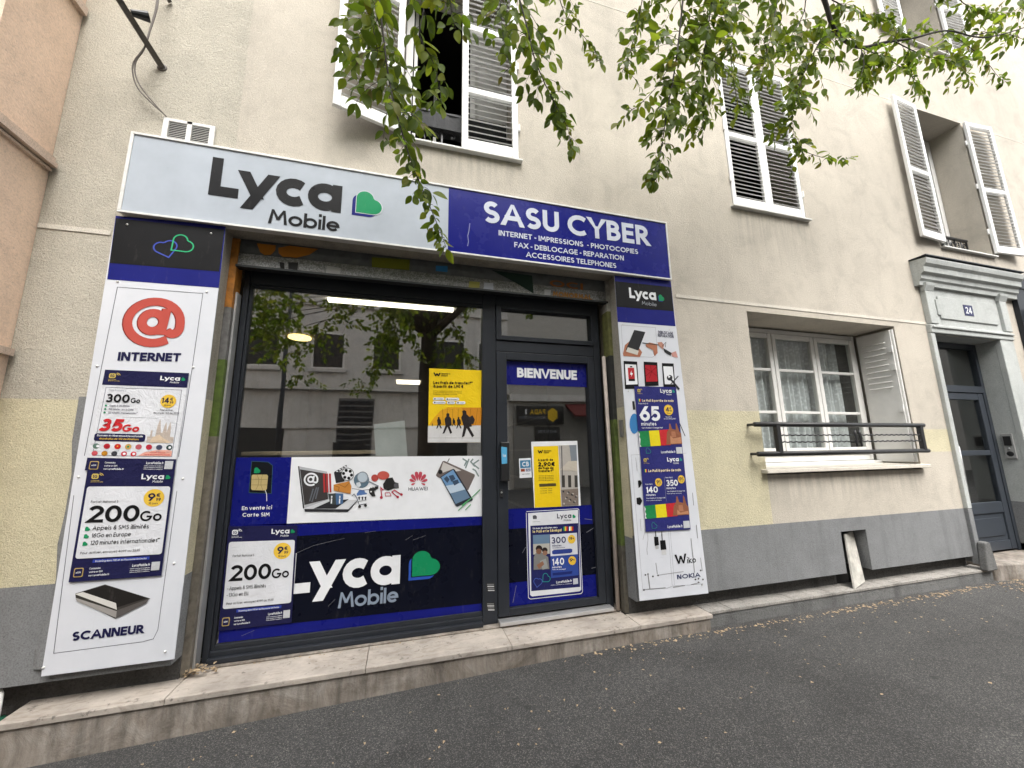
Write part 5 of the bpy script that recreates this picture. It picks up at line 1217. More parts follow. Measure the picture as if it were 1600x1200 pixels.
for k, (x0, y0, x1, y1, w_) in enumerate(((355, 510, 330, 345, 62), (335, 515, 250, 395, 58), (320, 525, 215, 482, 44), (318, 545, 245, 572, 34), (380, 510, 410, 345, 62), (398, 515, 490, 395, 58), (412, 525, 522, 482, 44), (412, 545, 485, 572, 34))):
    vx, vy = x1 - x0, y1 - y0; ln = math.hypot(vx, vy); nx, ny = -vy / ln * w_ / 2, vx / ln * w_ / 2
    P6 = [(x0, y0), (x0 + vx * .55 + nx, y0 + vy * .55 + ny), (x0 + vx * .9 + nx * .85, y0 + vy * .9 + ny * .85), (x1, y1), (x0 + vx * .9 - nx * .85, y0 + vy * .9 - ny * .85), (x0 + vx * .55 - nx, y0 + vy * .55 - ny)]
    pp(S, [d(*p)[0] for p in P6], (.50, .07, .10), 'petal_logo', 3)
S.textpx('HUAWEI', d(197, 672)[0], d(525, 664)[0], 5.4, (.10, .10, .12), .14)
pp(S, d(690, 440, 665, 410, 780, 170, 810, 165, 1325, 395, 1330, 420, 1215, 665, 1190, 655), (.16, .13, .12), 'phone_picture', 2); pp(S, d(740, 350, 790, 185, 1100, 330, 1010, 345, 960, 300, 790, 365), (.58, .55, .52), 'phone_picture', 3); dd2 = d(742, 352)[0]; pp(S, disc(*dd2, 3.4), (.02, .02, .02), 'phone_picture', 4)
pp(S, d(740, 440, 960, 300, 985, 310, 1295, 815, 1280, 845, 1030, 945, 1005, 935), (.03, .035, .045), 'phone_picture', 4); pp(S, d(755, 445, 958, 315, 1095, 540, 835, 590), (.16, .30, .50), 'phone_picture', 5)
pp(S, d(835, 590, 1095, 540, 1165, 650, 910, 720), (.50, .60, .70), 'phone_picture', 5); pp(S, d(910, 720, 1165, 650, 1245, 790, 1000, 900), (.14, .22, .32), 'phone_picture', 5)
for q in ((800, 470, 850, 420, 900, 480, 860, 540), (880, 420, 960, 400, 1000, 470, 930, 520), (940, 510, 1040, 480, 1060, 540, 980, 585)): pp(S, d(*q), (.05, .08, .13), 'phone_picture', 6)
for q, w_ in (((1045, 1010, 1420, 650), 1.6), ((1165, 1000, 1260, 905), 1.6), ((1110, 920, 1230, 830), 2.2)): pl_(S, d(*q), w_, (.10, .36, .14), 'green_stripe', 7)
for q in ((1120, 125, 1190, 170, 1150, 250), (1230, 130, 1200, 210, 1170, 290), (1300, 130, 1260, 180, 1330, 260), (1400, 150, 1300, 220, 1400, 300), (1290, 300, 1340, 330, 1395, 430)): pl_(S, d(*q), 2.2, (.22, .28, .27), 'splash_picture', 2)
pl_(S, d(865, 185, 895, 125), 1.4, (.12, .12, .12), 'phone_picture', 3)
S.build('window_film', WHITE, parent=sf, rough=.3)['label'] = 'white film banner with laptop and gadget pictures on the shop window'
# dark logo film
S = Sheet([z7(375, 487)[0], z7(1436, 440)[0], z7(1436, 963)[0], z7(2, 1130)[0]], YV)
S.q[0] = S.q[0].copy(); p = at(*z7(66, 492)[0], YV); S.q[0].x, S.q[0].y = p.x, p.z
pp(S, z7(55, 570, 1436, 488, 1436, 914, 20, 1062), (.004, .005, .012), 'black_band', 1)
S.textpx('Lyca', (444, 929.5), (624.6, 911.8), 64, WHITE, .25, track=.02, L=3, xh=.76)
S.textpx('Mobile', (528, 950.5), (622, 940), 24.5, (.25, .30, .38), .17, L=3, track=.06)
a, b_ = S.inv(*z7(1037, 790)[0]); a1, b1 = S.inv(*z7(1056, 768)[0]); hh = b1 - S.inv(*z7(1056, 632)[0])[1]
S.heart(a, b_, hh * .98, (.03, .09, .42), 'blue_heart', 2); S.heart(a1 - .004, b1 + .008, hh * 1.06, INKBLK, 'heart_edge', 3); S.heart(a1, b1, hh, (.01, .25, .10), 'heart_logo', 4)  # printed pair of hearts, blue one behind, green one in front
for q in ((430, 640, 520, 600, 600, 580, 690, 560), (1020, 570, 1060, 545), (1060, 570, 1130, 545), (600, 930, 640, 890), (130, 1090, 200, 1060), (800, 530, 860, 520)): pl_(S, z7(*q), .4, (.2, .2, .22), 'scratch', 2)
S.build('window_film', VB, parent=sf, rough=.25)['label'] = 'black and blue film with large white logo on the shop window'
card200([(357, 822.5), (465, 820.5), (455.5, 973), (341, 986)], YV - .008, 'creased navy poster reading 200Go and 13Go at the lower left of the shop window', (('Appels & SMS illimités', .50), ('13Go en EU.', .27)), .3, WHITE, .54, .625, .062)
# door film
S = Sheet([(789.6, 564), (915.3, 569.6), (916.8, 605), (790, 600.5)], YV); S.textpx('BIENVENUE', (808, 589.5), (901.5, 593.7), 15, WHITE, .25, track=.05); S.build('door_film', (.012, .014, .165), parent=sf, rough=.25)['label'] = 'blue film reading BIENVENUE across the top of the shop door'
S = Sheet([(793, 795.5), (924.5, 789), (932.8, 931), (795, 948)], YV)
z9 = zf(740, 680, 3.75)
pp(S, z9(204, 550, 705, 518, 719, 814, 208, 866), (.004, .005, .012), 'black_band', 1)
for q in ((660, 570, 700, 545, 745, 515), (690, 780, 745, 765), (285, 690, 305, 655), (230, 980, 250, 880), (650, 490, 695, 495)): pl_(S, z9(*q), .6, (.25, .25, .28), 'scratch', 2)
S.build('door_film', VB, parent=sf, rough=.25)['label'] = 'blue and black film on the lower half of the shop door'
# posters on the door
S = Sheet([(830, 690.2), (902, 688.8), (907.5, 790), (834.7, 793.5)], YV - .002)
pp(S, z9(350, 66, 495, 62, 513, 418, 358, 424), WUY, 'yellow_field', 1); pp(S, z9(497, 60, 602, 57, 615, 412, 515, 418), (.45, .42, .38), 'city_picture', 1)
pp(S, z9(560, 58, 602, 57, 606, 150, 572, 160), (.22, .25, .28), 'city_picture', 2); pp(S, z9(502, 205, 555, 152, 606, 150, 606, 210), (.55, .50, .42), 'city_picture', 3); pl_(S, z9(515, 62, 520, 300), 1.4, (.08, .08, .08), 'city_picture', 4)
for x in (515, 552, 590): pp(S, z9(x, 235, x + 18, 235, x + 20, 305, x + 2, 305), (.06, .055, .05), 'city_picture', 4)
pp(S, z9(512, 320, 612, 312, 614, 408, 518, 414), (.22, .18, .15), 'city_picture', 4)
for k in range(14): pp(S, disc(*z9(525 + (k * 37) % 85, 330 + (k * 53) % 75)[0], 1.6, 7), ((.5, .45, .4) if k % 2 else (.04, .04, .05)), 'city_picture', 5)
S.textpx('W', z9(376, 107)[0], z9(406, 105)[0], 5, INKBLK, .28); S.textpx('Western', z9(410, 96)[0], z9(455, 95)[0], 2.6, INKBLK, .2); S.textpx('Union', z9(410, 106)[0], z9(440, 105)[0], 2.6, INKBLK, .2)
S.textpx('A partir de', z9(376, 152)[0], z9(465, 150)[0], 3.8, INKBLK, .24); S.textpx('2,90€', z9(378, 183)[0], z9(478, 180)[0], 6.4, INKBLK, .26); S.textpx('de frais de', z9(379, 200)[0], z9(468, 198)[0], 4, INKBLK, .26); S.textpx('transfert*', z9(380, 217)[0], z9(466, 215)[0], 4, INKBLK, .26)
for i in range(4): S.textpx('service de transfert', z9(380, 240 + 9 * i)[0], z9(470, 238 + 9 * i)[0], 1.3, (.1, .08, .02), .2)
pp(S, z9(383, 285, 482, 281, 484, 298, 385, 303), (.10, .08, .03), 'dark_card', 2)
for i in range(3): S.textpx('mobile  fixe', z9(390, 315 + 13 * i)[0], z9(460, 313 + 13 * i)[0], 1.2, (.2, .16, .03), .2)
S.build('poster', WHITE, 'yellow money transfer poster with city photo reading 2,90 on the shop door', 'poster', crease=.3)
S = Sheet([(821, 799), (904.5, 794.7), (910.3, 925.5), (826, 936.5)], YV - .002)
zp = zf(815, 790, 8)
pl_(S, zp(60, 75, 700, 38, 716, 50, 762, 1080, 740, 1100, 110, 1168, 85, 1150, 58, 90), .9, (.75, .76, .78), 'frame_edge', 1)
pp(S, zp(80, 95, 702, 52, 745, 1050, 725, 1070, 130, 1135, 105, 1115), PAPER, 'white_card', 2); pp(S, zp(108, 252, 706, 218, 730, 1015, 120, 1068), (.02, .022, .10), 'navy_field', 3)
S.textpx('Lyca', zp(442, 160)[0], zp(620, 152)[0], 7.5, (.03, .03, .05), .2, L=4); S.textpx('Mobile', zp(525, 192)[0], zp(620, 190)[0], 2.8, (.1, .1, .12), .15, L=4); a, b_ = S.inv(*zp(636, 155)[0]); S.heart(a, b_, .042, GREEN, L=4)
pp(S, zp(138, 125, 170, 118, 190, 135, 188, 165, 140, 168), (.08, .08, .09), 'network_badge', 4); S.textpx('La nouvelle generation', zp(138, 205)[0], zp(232, 202)[0], 1, (.1, .1, .12), .2, L=4)
S.textpx('Un max de minutes vers', zp(138, 295)[0], zp(445, 280)[0], 2.8, WHITE, .2, L=5); S.textpx('le Mali et le Sénégal', zp(138, 340)[0], zp(497, 320)[0], 4.2, (.75, .62, .3), .2, L=5)
for x, cs in ((520, (GREEN, YEL, RED)), (590, (WHITE, YEL, RED))):
    for i, cc_ in enumerate(cs): pp(S, zp(x + 18 * i, 262, x + 18 * (i + 1), 260, x + 18 * (i + 1), 312, x + 18 * i, 316), cc_, 'flag_picture', 5)
pp(S, zp(140, 368, 348, 358, 350, 560, 145, 590), (.14, .22, .32), 'couple_picture', 4); pp(S, zp(143, 480, 349, 470, 350, 600, 145, 610), (.45, .43, .38), 'couple_picture', 5)
pp(S, zp(150, 640, 175, 590, 240, 580, 330, 640, 345, 790, 148, 800), (.20, .20, .19), 'couple_picture', 6)
for x, y, r_, cl_ in ((215, 535, 5.2, (.03, .022, .02)), (212, 570, 4.4, (.22, .11, .07)), (287, 555, 4.4, (.03, .022, .02)), (290, 590, 3.8, (.28, .15, .10))): pp(S, disc(*zp(x, y)[0], r_, 14), cl_, 'couple_picture', 7)
pp(S, zp(185, 740, 260, 690, 280, 730, 215, 790), (.28, .14, .09), 'couple_picture', 8); pp(S, zp(225, 690, 300, 660, 330, 780, 260, 800), (.30, .31, .30), 'couple_picture', 7)
pp(S, zp(352, 362, 690, 338, 700, 605, 360, 632), (.66, .67, .72), 'white_card', 4); pp(S, zp(360, 634, 700, 607, 712, 868, 366, 905), (.035, .07, .30), 'blue_card', 4)
S.textpx('300', zp(370, 475)[0], zp(552, 462)[0], 10, (.03, .03, .10), .17, L=6); S.textpx('minutes', zp(380, 512)[0], zp(495, 505)[0], 3, (.05, .05, .12), .2, L=6); S.textpx('Vers le Mali et le Senegal', zp(380, 535)[0], zp(540, 524)[0], 1.5, (.05, .05, .12), .2, L=6)
S.textpx('140', zp(378, 748)[0], zp(530, 735)[0], 11, WHITE, .18, L=6); S.textpx('minutes', zp(380, 782)[0], zp(497, 773)[0], 3, WHITE, .2, L=6); S.textpx('Vers le Senegal', zp(382, 805)[0], zp(548, 795)[0], 1.5, WHITE, .2, L=6)
for q in ((378, 568, 400, 552, 610, 536, 632, 545, 630, 580, 605, 592, 400, 608, 380, 600),): pp(S, zp(*q), (.035, .06, .26), 'blue_card', 5)
pp(S, zp(385, 840, 600, 820, 632, 815, 625, 850, 470, 868, 388, 872), (.02, .03, .15), 'blue_card', 5)
for x, y, n_ in ((622, 418, '19'), (630, 685, '9')):
    pp(S, disc(*zp(x, y)[0], 6.0, 20, 6.9), YEL, 'price_badge', 6); S.textpx(n_, zp(x - 32, y + 14)[0], zp(x + 8, y + 11)[0], 5, NAVY, .2, L=7); S.textpx('€', zp(x + 14, y)[0], zp(x + 30, y)[0], 2.4, NAVY, .2, L=7)
for du, dv, rot, cl_ in ((190, 1020, .55, (.07, .12, .45)), (262, 950, -.1, (.03, .30, .28))):
    a, b_ = S.inv(*zp(du, dv)[0]); S.heart_line(a, b_, .095, cl_, .006, 5, rot)
S.textpx('LycaMobile.fr', zp(432, 972)[0], zp(628, 950)[0], 4, WHITE, .2, L=5); S.textpx('Offre soumise a conditions', zp(365, 998)[0], zp(630, 975)[0], 1, WHITE, .2, L=5); pp(S, zp(640, 912, 700, 905, 704, 975, 642, 984), (.5, .52, .56), 'blank_square', 5)
S.build('poster', (.018, .02, .16), 'framed poster reading 300 and 140 minutes on the lower shop door', 'poster', rough=.2)
S = Sheet([(810.7, 716.5), (829.5, 715.5), (831, 746), (812, 747)], YV - .001)
S.rect(.08, .10, .95, .50, (.06, .22, .38), 'card_logo', 1); S.text('CB', .25, .8, .42, .24, WHITE, .2, 2); S.rect(.12, .54, .45, .68, (.30, .06, .03), 'card_logo', 1); S.rect(.52, .54, .92, .68, (.12, .13, .25), 'card_logo', 1); S.text('VISA', .56, .88, .655, .08, WHITE, .2, 2); S.text('sans contact', .2, .85, .83, .05, INKBLK, .2, 2)
S.build('card_sticker', WHITE, 'small blue and white card payment sticker on the shop door', 'sticker')
# posters on the window
S = Sheet([(670.7, 575.5), (752.5, 578.8), (750.8, 691.5), (668.7, 691.5)], YV - .003)
w = zf(650, 560, 7.5)
pp(S, w(150, 780, 215, 690, 290, 610, 380, 572, 770, 575, 762, 785), (.70, .35, .02), 'arch_picture', 1); pp(S, w(140, 790, 760, 785, 757, 985, 138, 985), (.62, .61, .60), 'floor_picture', 2)
pp(S, w(540, 580, 770, 578, 762, 785, 560, 785), (.60, .24, .02), 'arch_picture', 2)
for x in (310, 365, 430, 495, 560, 640, 720): pl_(S, w(x, 590, x + (x - 430) * -.08, 780), .5, (.25, .12, .01), 'arch_picture', 3)
def walker(x, y, h, lean=0):
    k = h / 100
    P8 = [(0, -100), (8, -96), (8, -84), (18, -74), (22, -40), (12, -38), (26, -6), (18, 0), (2, -34), (-10, -4), (-20, 0), (-8, -40), (-14, -72), (-6, -84), (-7, -96)]
    pp(S, [w(x + (px_ + lean * -py_ * .2) * k, y + py_ * k)[0] for px_, py_ in P8], (.025, .02, .02), 'walker_picture', 4)
walker(265, 825, 140); walker(358, 885, 245, .3); walker(440, 795, 95); walker(497, 825, 140); walker(600, 925, 320, -.6); walker(190, 795, 35)
pp(S, w(610, 700, 660, 665, 690, 720, 670, 770, 620, 770), (.03, .025, .025), 'walker_picture', 5)
S.textpx('W', w(205, 206)[0], w(287, 210)[0], 5.5, INKBLK, .28); S.textpx('Western', w(297, 188)[0], w(400, 191)[0], 2.7, INKBLK, .2); S.textpx('Union', w(293, 210)[0], w(372, 213)[0], 2.7, INKBLK, .2)
S.textpx('Les frais de transfert*', w(203, 300)[0], w(655, 306)[0], 4.6, INKBLK, .26); S.textpx('à partir de 1,90 €', w(203, 343)[0], w(556, 347)[0], 4.6, INKBLK, .26)
for i, st in enumerate(('Envoyez rapidement de l\'argent vers des pays', 'en agence ou en ligne avec nos services en choisissant', 'Modalites completes sur le site')): S.textpx(st, w(200, 387 + 19 * i)[0], w(540 - 60 * (i == 2), 389 + 20 * i)[0], 1.3, (.1, .07, .01), .18)
for x0, x1, y in ((200, 330, 475), (345, 505, 478), (198, 348, 517), (362, 458, 519), (470, 578, 520)):
    pp(S, w(x0, y - 8, x0 + 12, y - 16, x1 - 12, y - 16, x1, y - 8, x1, y + 8, x1 - 12, y + 16, x0 + 12, y + 16, x0, y + 8), WHITE, 'white_pill', 3); pp(S, disc(*w(x0 + 22, y)[0], 1.2, 8), INKBLK, 'white_pill', 4); S.textpx('le budget', w(x0 + 40, y + 6)[0], w(x1 - 14, y + 6)[0], 1.4, INKBLK, .18, L=4)
pl_(S, w(140, 932, 758, 932), .4, (.35, .35, .35), 'floor_picture', 3)
S.build('poster', WUY, 'yellow money transfer poster with walking silhouettes on the shop window', 'poster', crease=.35)

# ------------------------------------------------------------------ the shop's room
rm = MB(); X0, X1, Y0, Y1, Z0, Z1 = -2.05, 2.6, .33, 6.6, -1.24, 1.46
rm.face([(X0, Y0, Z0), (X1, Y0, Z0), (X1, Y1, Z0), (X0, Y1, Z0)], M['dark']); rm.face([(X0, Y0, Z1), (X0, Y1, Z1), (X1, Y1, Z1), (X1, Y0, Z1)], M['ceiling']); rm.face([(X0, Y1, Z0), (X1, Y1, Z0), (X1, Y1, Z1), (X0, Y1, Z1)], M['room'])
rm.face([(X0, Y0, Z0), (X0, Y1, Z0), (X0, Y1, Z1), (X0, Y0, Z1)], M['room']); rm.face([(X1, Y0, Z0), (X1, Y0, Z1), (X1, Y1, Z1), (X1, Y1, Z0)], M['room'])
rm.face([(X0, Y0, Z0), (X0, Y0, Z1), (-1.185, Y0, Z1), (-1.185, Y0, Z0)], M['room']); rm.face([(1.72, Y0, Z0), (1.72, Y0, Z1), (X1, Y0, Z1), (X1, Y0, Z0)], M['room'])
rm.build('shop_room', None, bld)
lt = bx('ceiling_tube', -.72, .44, .93, .99, 1.40, 1.425, M['led'], label='bright linear tube light at the top of the shop window', cat='ceiling light')
bx('tube_housing', -.95, .47, .92, 1.0, 1.427, 1.455, M['white'], lt)
o = MB(); n = 28
o.prism([(-1.30 + .13 * math.cos(2 * math.pi * k / n), 2.44 + .13 * math.sin(2 * math.pi * k / n)) for k in range(n)], 1.435, 1.455, axis='z'); o.build('round_ceiling_light', M['lamp_yellow'], label='small round yellow ceiling light inside the shop', cat='ceiling light')
bx('panel_ceiling_light', -.18, .29, 5.2, 5.62, 1.44, 1.455, M['lamp_panel'], label='square lit ceiling panel deep inside the shop', cat='ceiling light')
ct = empty('shop_counter', (-.6, .8, -1.24), 'pale wooden counter top just inside the shop window', 'counter')
zc_ = zat(450, 705, .55); bx('counter_top', -1.15, -.12, .55, 1.1, zc_ - .03, zc_, M['wood'], ct, bevel=.004); bx('counter_front', -1.12, -.15, .60, .62, -1.235, zc_ - .031, M['room'], ct)
q = [at(584, 663, .50), at(632, 657, .50), at(637, 714, .46), at(587, 712, .46)]
nb = MB(); nb.face([tuple(p) for p in q][::-1]); nb.face([(p.x, p.y + .006, p.z) for p in q])
for i in range(4): a_, b2 = q[i], q[(i + 1) % 4]; nb.face([(a_.x, a_.y, a_.z), (b2.x, b2.y, b2.z), (b2.x, b2.y + .006, b2.z), (a_.x, a_.y + .006, a_.z)])
nb.build('white_board', simple('pale_board', (.42, .46, .45), .6), label='pale board leaning behind the shop window under the lights', cat='board')
sc = bx('shelf_unit', 1.9, 2.5, 2.2, 5.5, -1.235, .9, M['room'], label='dark shelf unit along the right wall inside the shop', cat='shelf')
for i in range(4): bx('shelf', 1.86, 1.899, 2.22, 5.48, -.9 + .45 * i, -.87 + .45 * i, M['ceiling'], sc)

# ------------------------------------------------------------------ vent grille, bracket and cables above the sign
v0, v1 = at(252, 205, -.012), at(334, 207, -.012); vzt = (zat(258, 184, -.012) + zat(334, 197, -.012)) / 2; vzb = fz1 + .002
vx0, vx1 = at(254, 200, -.012).x, at(335, 212, -.012).x
vg = MB()
vm = (vx0 + vx1) / 2
for a, c_, d_, e in ((vx0, vx0 + .03, vzb, vzt), (vx1 - .03, vx1, vzb, vzt), (vm - .014, vm + .014, vzb, vzt), (vx0 + .03, vx1 - .03, vzt - .02, vzt - .001), (vx0 + .03, vx1 - .03, vzb, vzb + .015)): vg.box(a, c_, -.016, -.001, d_, e)
vo = vg.build('vent_grille', M['white'], label='white double louvred vent grille on the wall above the sign', cat='vent')
nl = 10
for (a, c_) in ((vx0 + .03, vm - .014), (vm + .014, vx1 - .03)):
    for i in range(nl):
        z = vzb + .02 + (vzt - vzb - .045) * (i + .5) / nl
        MB().prism([(-.014, z - .004), (-.012, z - .005), (-.003, z + .004), (-.005, z + .005)], a, c_, axis='x').build('louvre', M['white'], vo)
bx('vent_dark', vx0 + .02, vx1 - .02, -.0015, -.0005, vzb + .01, vzt - .01, M['black'], vo)
p0 = at(253, 105, -.004); p1 = at(180, -10, -.30)
dr_ = (p1 - p0)
br = MB(); br.tube([p0 - dr_ * .0, p0 + dr_ * 2.6], .023, 4)
bo_ = br.build('antenna_bracket', M['brown_metal'], label='brown metal bracket arm fixed to the wall above the vent', cat='bracket')
MB().dome((p0.x, -.001, p0.z), .03, .01).build('wall_plate', M['brown_metal'], bo_)
q0 = at(266, 4, -.01); MB().tube([q0, q0 + dr_ * 1.2], .016, 4).build('antenna_bracket', M['brown_metal'], label='short stub of a second metal bracket at the top edge', cat='bracket')
dish = at(215, 20, -.28); dm = MB().tube([dish + Vector((-.03, 0, -.01)), dish + Vector((.04, .03, .02))], [.018, .03], 12).build('cable_connector', M['black'], bo_)
for k, off in enumerate((0, 1)):
    pts = [(246 + 2 * off, -30), (244 + 2 * off, 10), (233 + off, 50), (225, 75 + 2 * off), (209 + 3 * off, 97), (208 + 4 * off, 118), (217 + 6 * off, 140), (240 + 3 * off, 164), (256, 178), (261, 184)]
    ys = [-.12, -.12, -.11, -.10, -.08, -.07, -.06, -.04, -.025, -.01]
    P3 = [at(*p, y) for p, y in zip(pts, ys)]
    MB().tube(catmull(P3), .0042, 6).build('cable', M['cable'], None, True, label=('grey cable hanging to the vent grille, left one of a pair', 'grey cable hanging to the vent grille, right one of a pair')[k], cat='cable')

# ================================================================== THE STREET TREE
TX, TY = .42, -4.25
tree = empty('street_tree', (TX, TY, ground_z(TX, TY)), 'leafy street tree whose drooping green branches hang in front of the upper facade', 'tree')
gz_ = ground_z(TX, TY)
LEAVES = []                       # (base point, direction, normal, size)
rnd = random.Random(21)
def jit(s): return Vector((rnd.gauss(0, s), rnd.gauss(0, s), rnd.gauss(0, s)))
smooth = catmull
def add_leaf(p, d, size):
    d = d.normalized(); n = Vector((rnd.gauss(0, .5), rnd.gauss(-.85, .45), rnd.gauss(.25, .55)))
    n = (n - d * n.dot(d)); n = n.normalized() if n.length > .05 else d.orthogonal().normalized()
    LEAVES.append((p, d, n, size * 1.24))
twigs = MB()
def leafy(pts, step, size, r0=.0022, taper=0.0):
    """a twig with alternate leaves along it"""
    P = smooth(pts, 3); L_ = 0; side = 1; nxt = step * rnd.random(); TL = max(1e-3, sum((b_ - a).length for a, b_ in zip(P[:-1], P[1:])))
    twigs.tube(P, [max(.0009, r0 * (1 - .7 * i / (len(P) - 1))) for i in range(len(P))], 4, caps=False)
    for a, b_ in zip(P[:-1], P[1:]):
        seg = (b_ - a).length
        while nxt < L_ + seg:
            t = (nxt - L_) / max(seg, 1e-6); p = a.lerp(b_, t); d = (b_ - a).normalized()
            sd_ = d.cross(Vector((0, -1, 0)) + jit(.5)); sd_ = sd_.normalized() if sd_.length > .05 else Vector((1, 0, 0))
            dr_ = d * .55 + sd_ * side * rnd.uniform(.35, .95) + Vector((0, 0, -rnd.uniform(.15, .75))) + jit(.18)
            add_leaf(p, dr_, size * rnd.uniform(.55, 1.15) * (1 - taper * nxt / TL)); side = -side; nxt += step * rnd.uniform(.6, 1.4)
        L_ += seg
    add_leaf(P[-1], (P[-1] - P[-2]), size * .8)
def strand(px_pts, spread, n_sub, size=.075, r=.006, sub_len=(.10, .24), down=.8, own=.035, ydir=0.0):
    """a hanging branch through photograph positions (u, v, y) with side twigs"""
    P = smooth([at(u, v, y) for u, v, y in px_pts], 6)
    b_ = MB().tube(P, [max(.0014, r * (1 - .85 * i / (len(P) - 1))) for i in range(len(P))], 6); b_.build('branch', M['bark'], tree, True)
    leafy(P[len(P) // 3:], own, size, taper=.5)
    for k in range(n_sub):
        f = (k + rnd.random()) / n_sub; i = min(int(f * (len(P) - 1)), len(P) - 2); p = P[i].lerp(P[i + 1], rnd.random())
        s = spread[min(int(f * len(spread)), len(spread) - 1)]
        if s <= 0: continue
        a = rnd.uniform(-1, 1); L_ = rnd.uniform(*sub_len) * s
        d0 = Vector((a * 1.1, rnd.uniform(-.55, .55) + ydir, rnd.uniform(-.5, .35))).normalized()
        q = [p, p + d0 * L_ * .4 + Vector((0, 0, -.05 * L_ * down)), p + d0 * L_ * .75 + Vector((0, 0, -.3 * L_ * down)), p + d0 * L_ + Vector((0, 0, -.65 * L_ * down))]
        leafy(q, .034, size * rnd.uniform(.85, 1.1) * (1 - .35 * f))
Y = -.95
# left hanging spray
strand([(585, -60, Y), (592, 0, Y), (600, 65, Y), (608, 125, Y), (622, 185, Y - .02), (640, 245, Y - .03), (662, 300, Y - .03), (684, 352, Y - .02), (697, 386, Y)], (.85, .95, .85, .7, .42, .24, .15, .10), 46, .078, .007, (.12, .26), .9, .022)
strand([(570, -40, Y + .1), (580, 20, Y + .1), (590, 80, Y + .1), (612, 150, Y + .08), (640, 190, Y + .08)], (.9, 1.0, .8, .6), 20, .076, .004, (.1, .22), .9, .03)
strand([(650, -30, Y), (662, 10, Y), (656, 55, Y), (676, 95, Y), (686, 130, Y), (690, 165, Y - .02)], (.4, .5, .5, .5, .45), 12, .082, .004, (.08, .16), .9, .03)
strand([(690, -60, Y - .1), (700, -20, Y - .1), (706, 20, Y - .1), (712, 45, Y - .1)], (.8, .7, .6), 10, .076, .004, (.08, .18), 1.0, .03)
# second spray
strand([(795, -60, Y), (812, 0, Y), (824, 45, Y), (835, 90, Y), (852, 132, Y), (870, 168, Y), (886, 198, Y), (893, 226, Y)], (1.0, 1.0, .9, .75, .5, .35, .3), 32, .078, .006, (.1, .22), .9, .025)
strand([(860, -60, Y + .15), (872, -10, Y + .15), (885, 25, Y + .15), (908, 52, Y + .15), (928, 78, Y + .15), (938, 98, Y + .15)], (.8, .8, .6, .35, .3), 14, .072, .004, (.1, .2), .8, .03)
strand([(770, -60, Y - .1), (778, -20, Y - .1), (782, 10, Y - .1), (788, 70, Y - .1), (800, 110, Y - .1)], (.6, .5, .4), 8, .074, .004, (.1, .18), .9, .04)
# third, big spray
strand([(1075, -70, Y), (1068, -10, Y), (1062, 50, Y), (1054, 110, Y), (1044, 165, Y), (1036, 215, Y), (1029, 255, Y), (1025, 282, Y)], (1.4, 1.5, 1.4, 1.1, .8, .5, .35, .3), 56, .080, .008, (.12, .28), .8, .022)
strand([(1010, -60, Y + .1), (1005, -10, Y + .1), (995, 40, Y + .1), (985, 80, Y + .1), (972, 112, Y + .1)], (.9, .9, .7, .6), 18, .076, .005, (.1, .22), .8, .028)
strand([(1050, 95, Y), (1030, 130, Y), (1008, 155, Y), (988, 172, Y), (966, 191, Y)], (.5, .4, .3, .25), 8, .072, .003, (.08, .16), .6, .03)
strand([(1120, -60, Y - .05), (1112, 0, Y - .05), (1104, 60, Y - .05), (1096, 110, Y - .05), (1100, 160, Y - .05), (1098, 205, Y - .05)], (1.2, 1.2, 1.0, .7, .4), 36, .078, .006, (.12, .26), .9, .024)
strand([(1150, -50, Y + .05), (1148, 30, Y + .05), (1142, 90, Y + .05), (1150, 150, Y + .05), (1146, 185, Y + .05)], (1.0, .9, .7, .45), 24, .074, .005, (.1, .22), .8, .026)
# right: thick bough and its sprays
bough = smooth([at(1262, -60, -1.1), at(1288, 0, -1.05), at(1300, 38, -1.02), at(1318, 62, -1.0), at(1345, 74, -.98), at(1385, 66, -.98), at(1425, 60, -1.0), at(1480, 48, -1.02), at(1545, 58, -1.04), at(1640, 30, -1.06)], 6)
MB().tube(bough, [max(.004, .019 * (1 - .8 * i / (len(bough) - 1))) for i in range(len(bough))], 8).build('bough', M['bark'], tree, True)
Y = -1.0
strand([(1306, 45, Y), (1285, 60, Y), (1268, 90, Y), (1252, 125, Y), (1240, 165, Y), (1240, 205, Y), (1252, 238, Y)], (.9, 1.0, 1.0, .9, .75, .6), 44, .080, .006, (.1, .24), .8, .024)
strand([(1240, 215, Y), (1258, 236, Y), (1285, 246, Y), (1310, 250, Y), (1330, 246, Y)], (.35, .35, .3, .2), 9, .072, .003, (.06, .14), .4, .028)
strand([(1225, -60, Y), (1215, 0, Y), (1205, 50, Y), (1195, 95, Y), (1185, 130, Y)], (1.0, 1.0, .8, .6), 26, .078, .005, (.1, .24), .8, .026)
strand([(1255, -50, Y + .1), (1258, 10, Y + .1), (1240, 50, Y + .1), (1215, 80, Y + .1), (1190, 95, Y + .1)], (1.1, 1.0, .8), 22, .078, .005, (.1, .24), .8, .028)
strand([(1345, 74, Y), (1350, 100, Y), (1345, 125, Y), (1362, 140, Y)], (.7, .7, .5), 14, .078, .004, (.08, .18), .7, .028)
strand([(1335, 70, Y), (1370, 85, Y), (1400, 100, Y), (1430, 125, Y), (1445, 150, Y)], (.8, .9, .7, .4), 26, .080, .005, (.1, .2), .7, .026)
strand([(1400, 66, Y), (1440, 85, Y), (1480, 95, Y), (1505, 110, Y), (1515, 132, Y)], (.8, .9, .7, .4), 26, .082, .005, (.1, .22), .6, .026)
strand([(1480, 50, Y), (1510, 70, Y), (1540, 95, Y), (1560, 120, Y), (1572, 128, Y)], (.7, .6, .4, .25), 14, .084, .004, (.08, .18), .6, .028)
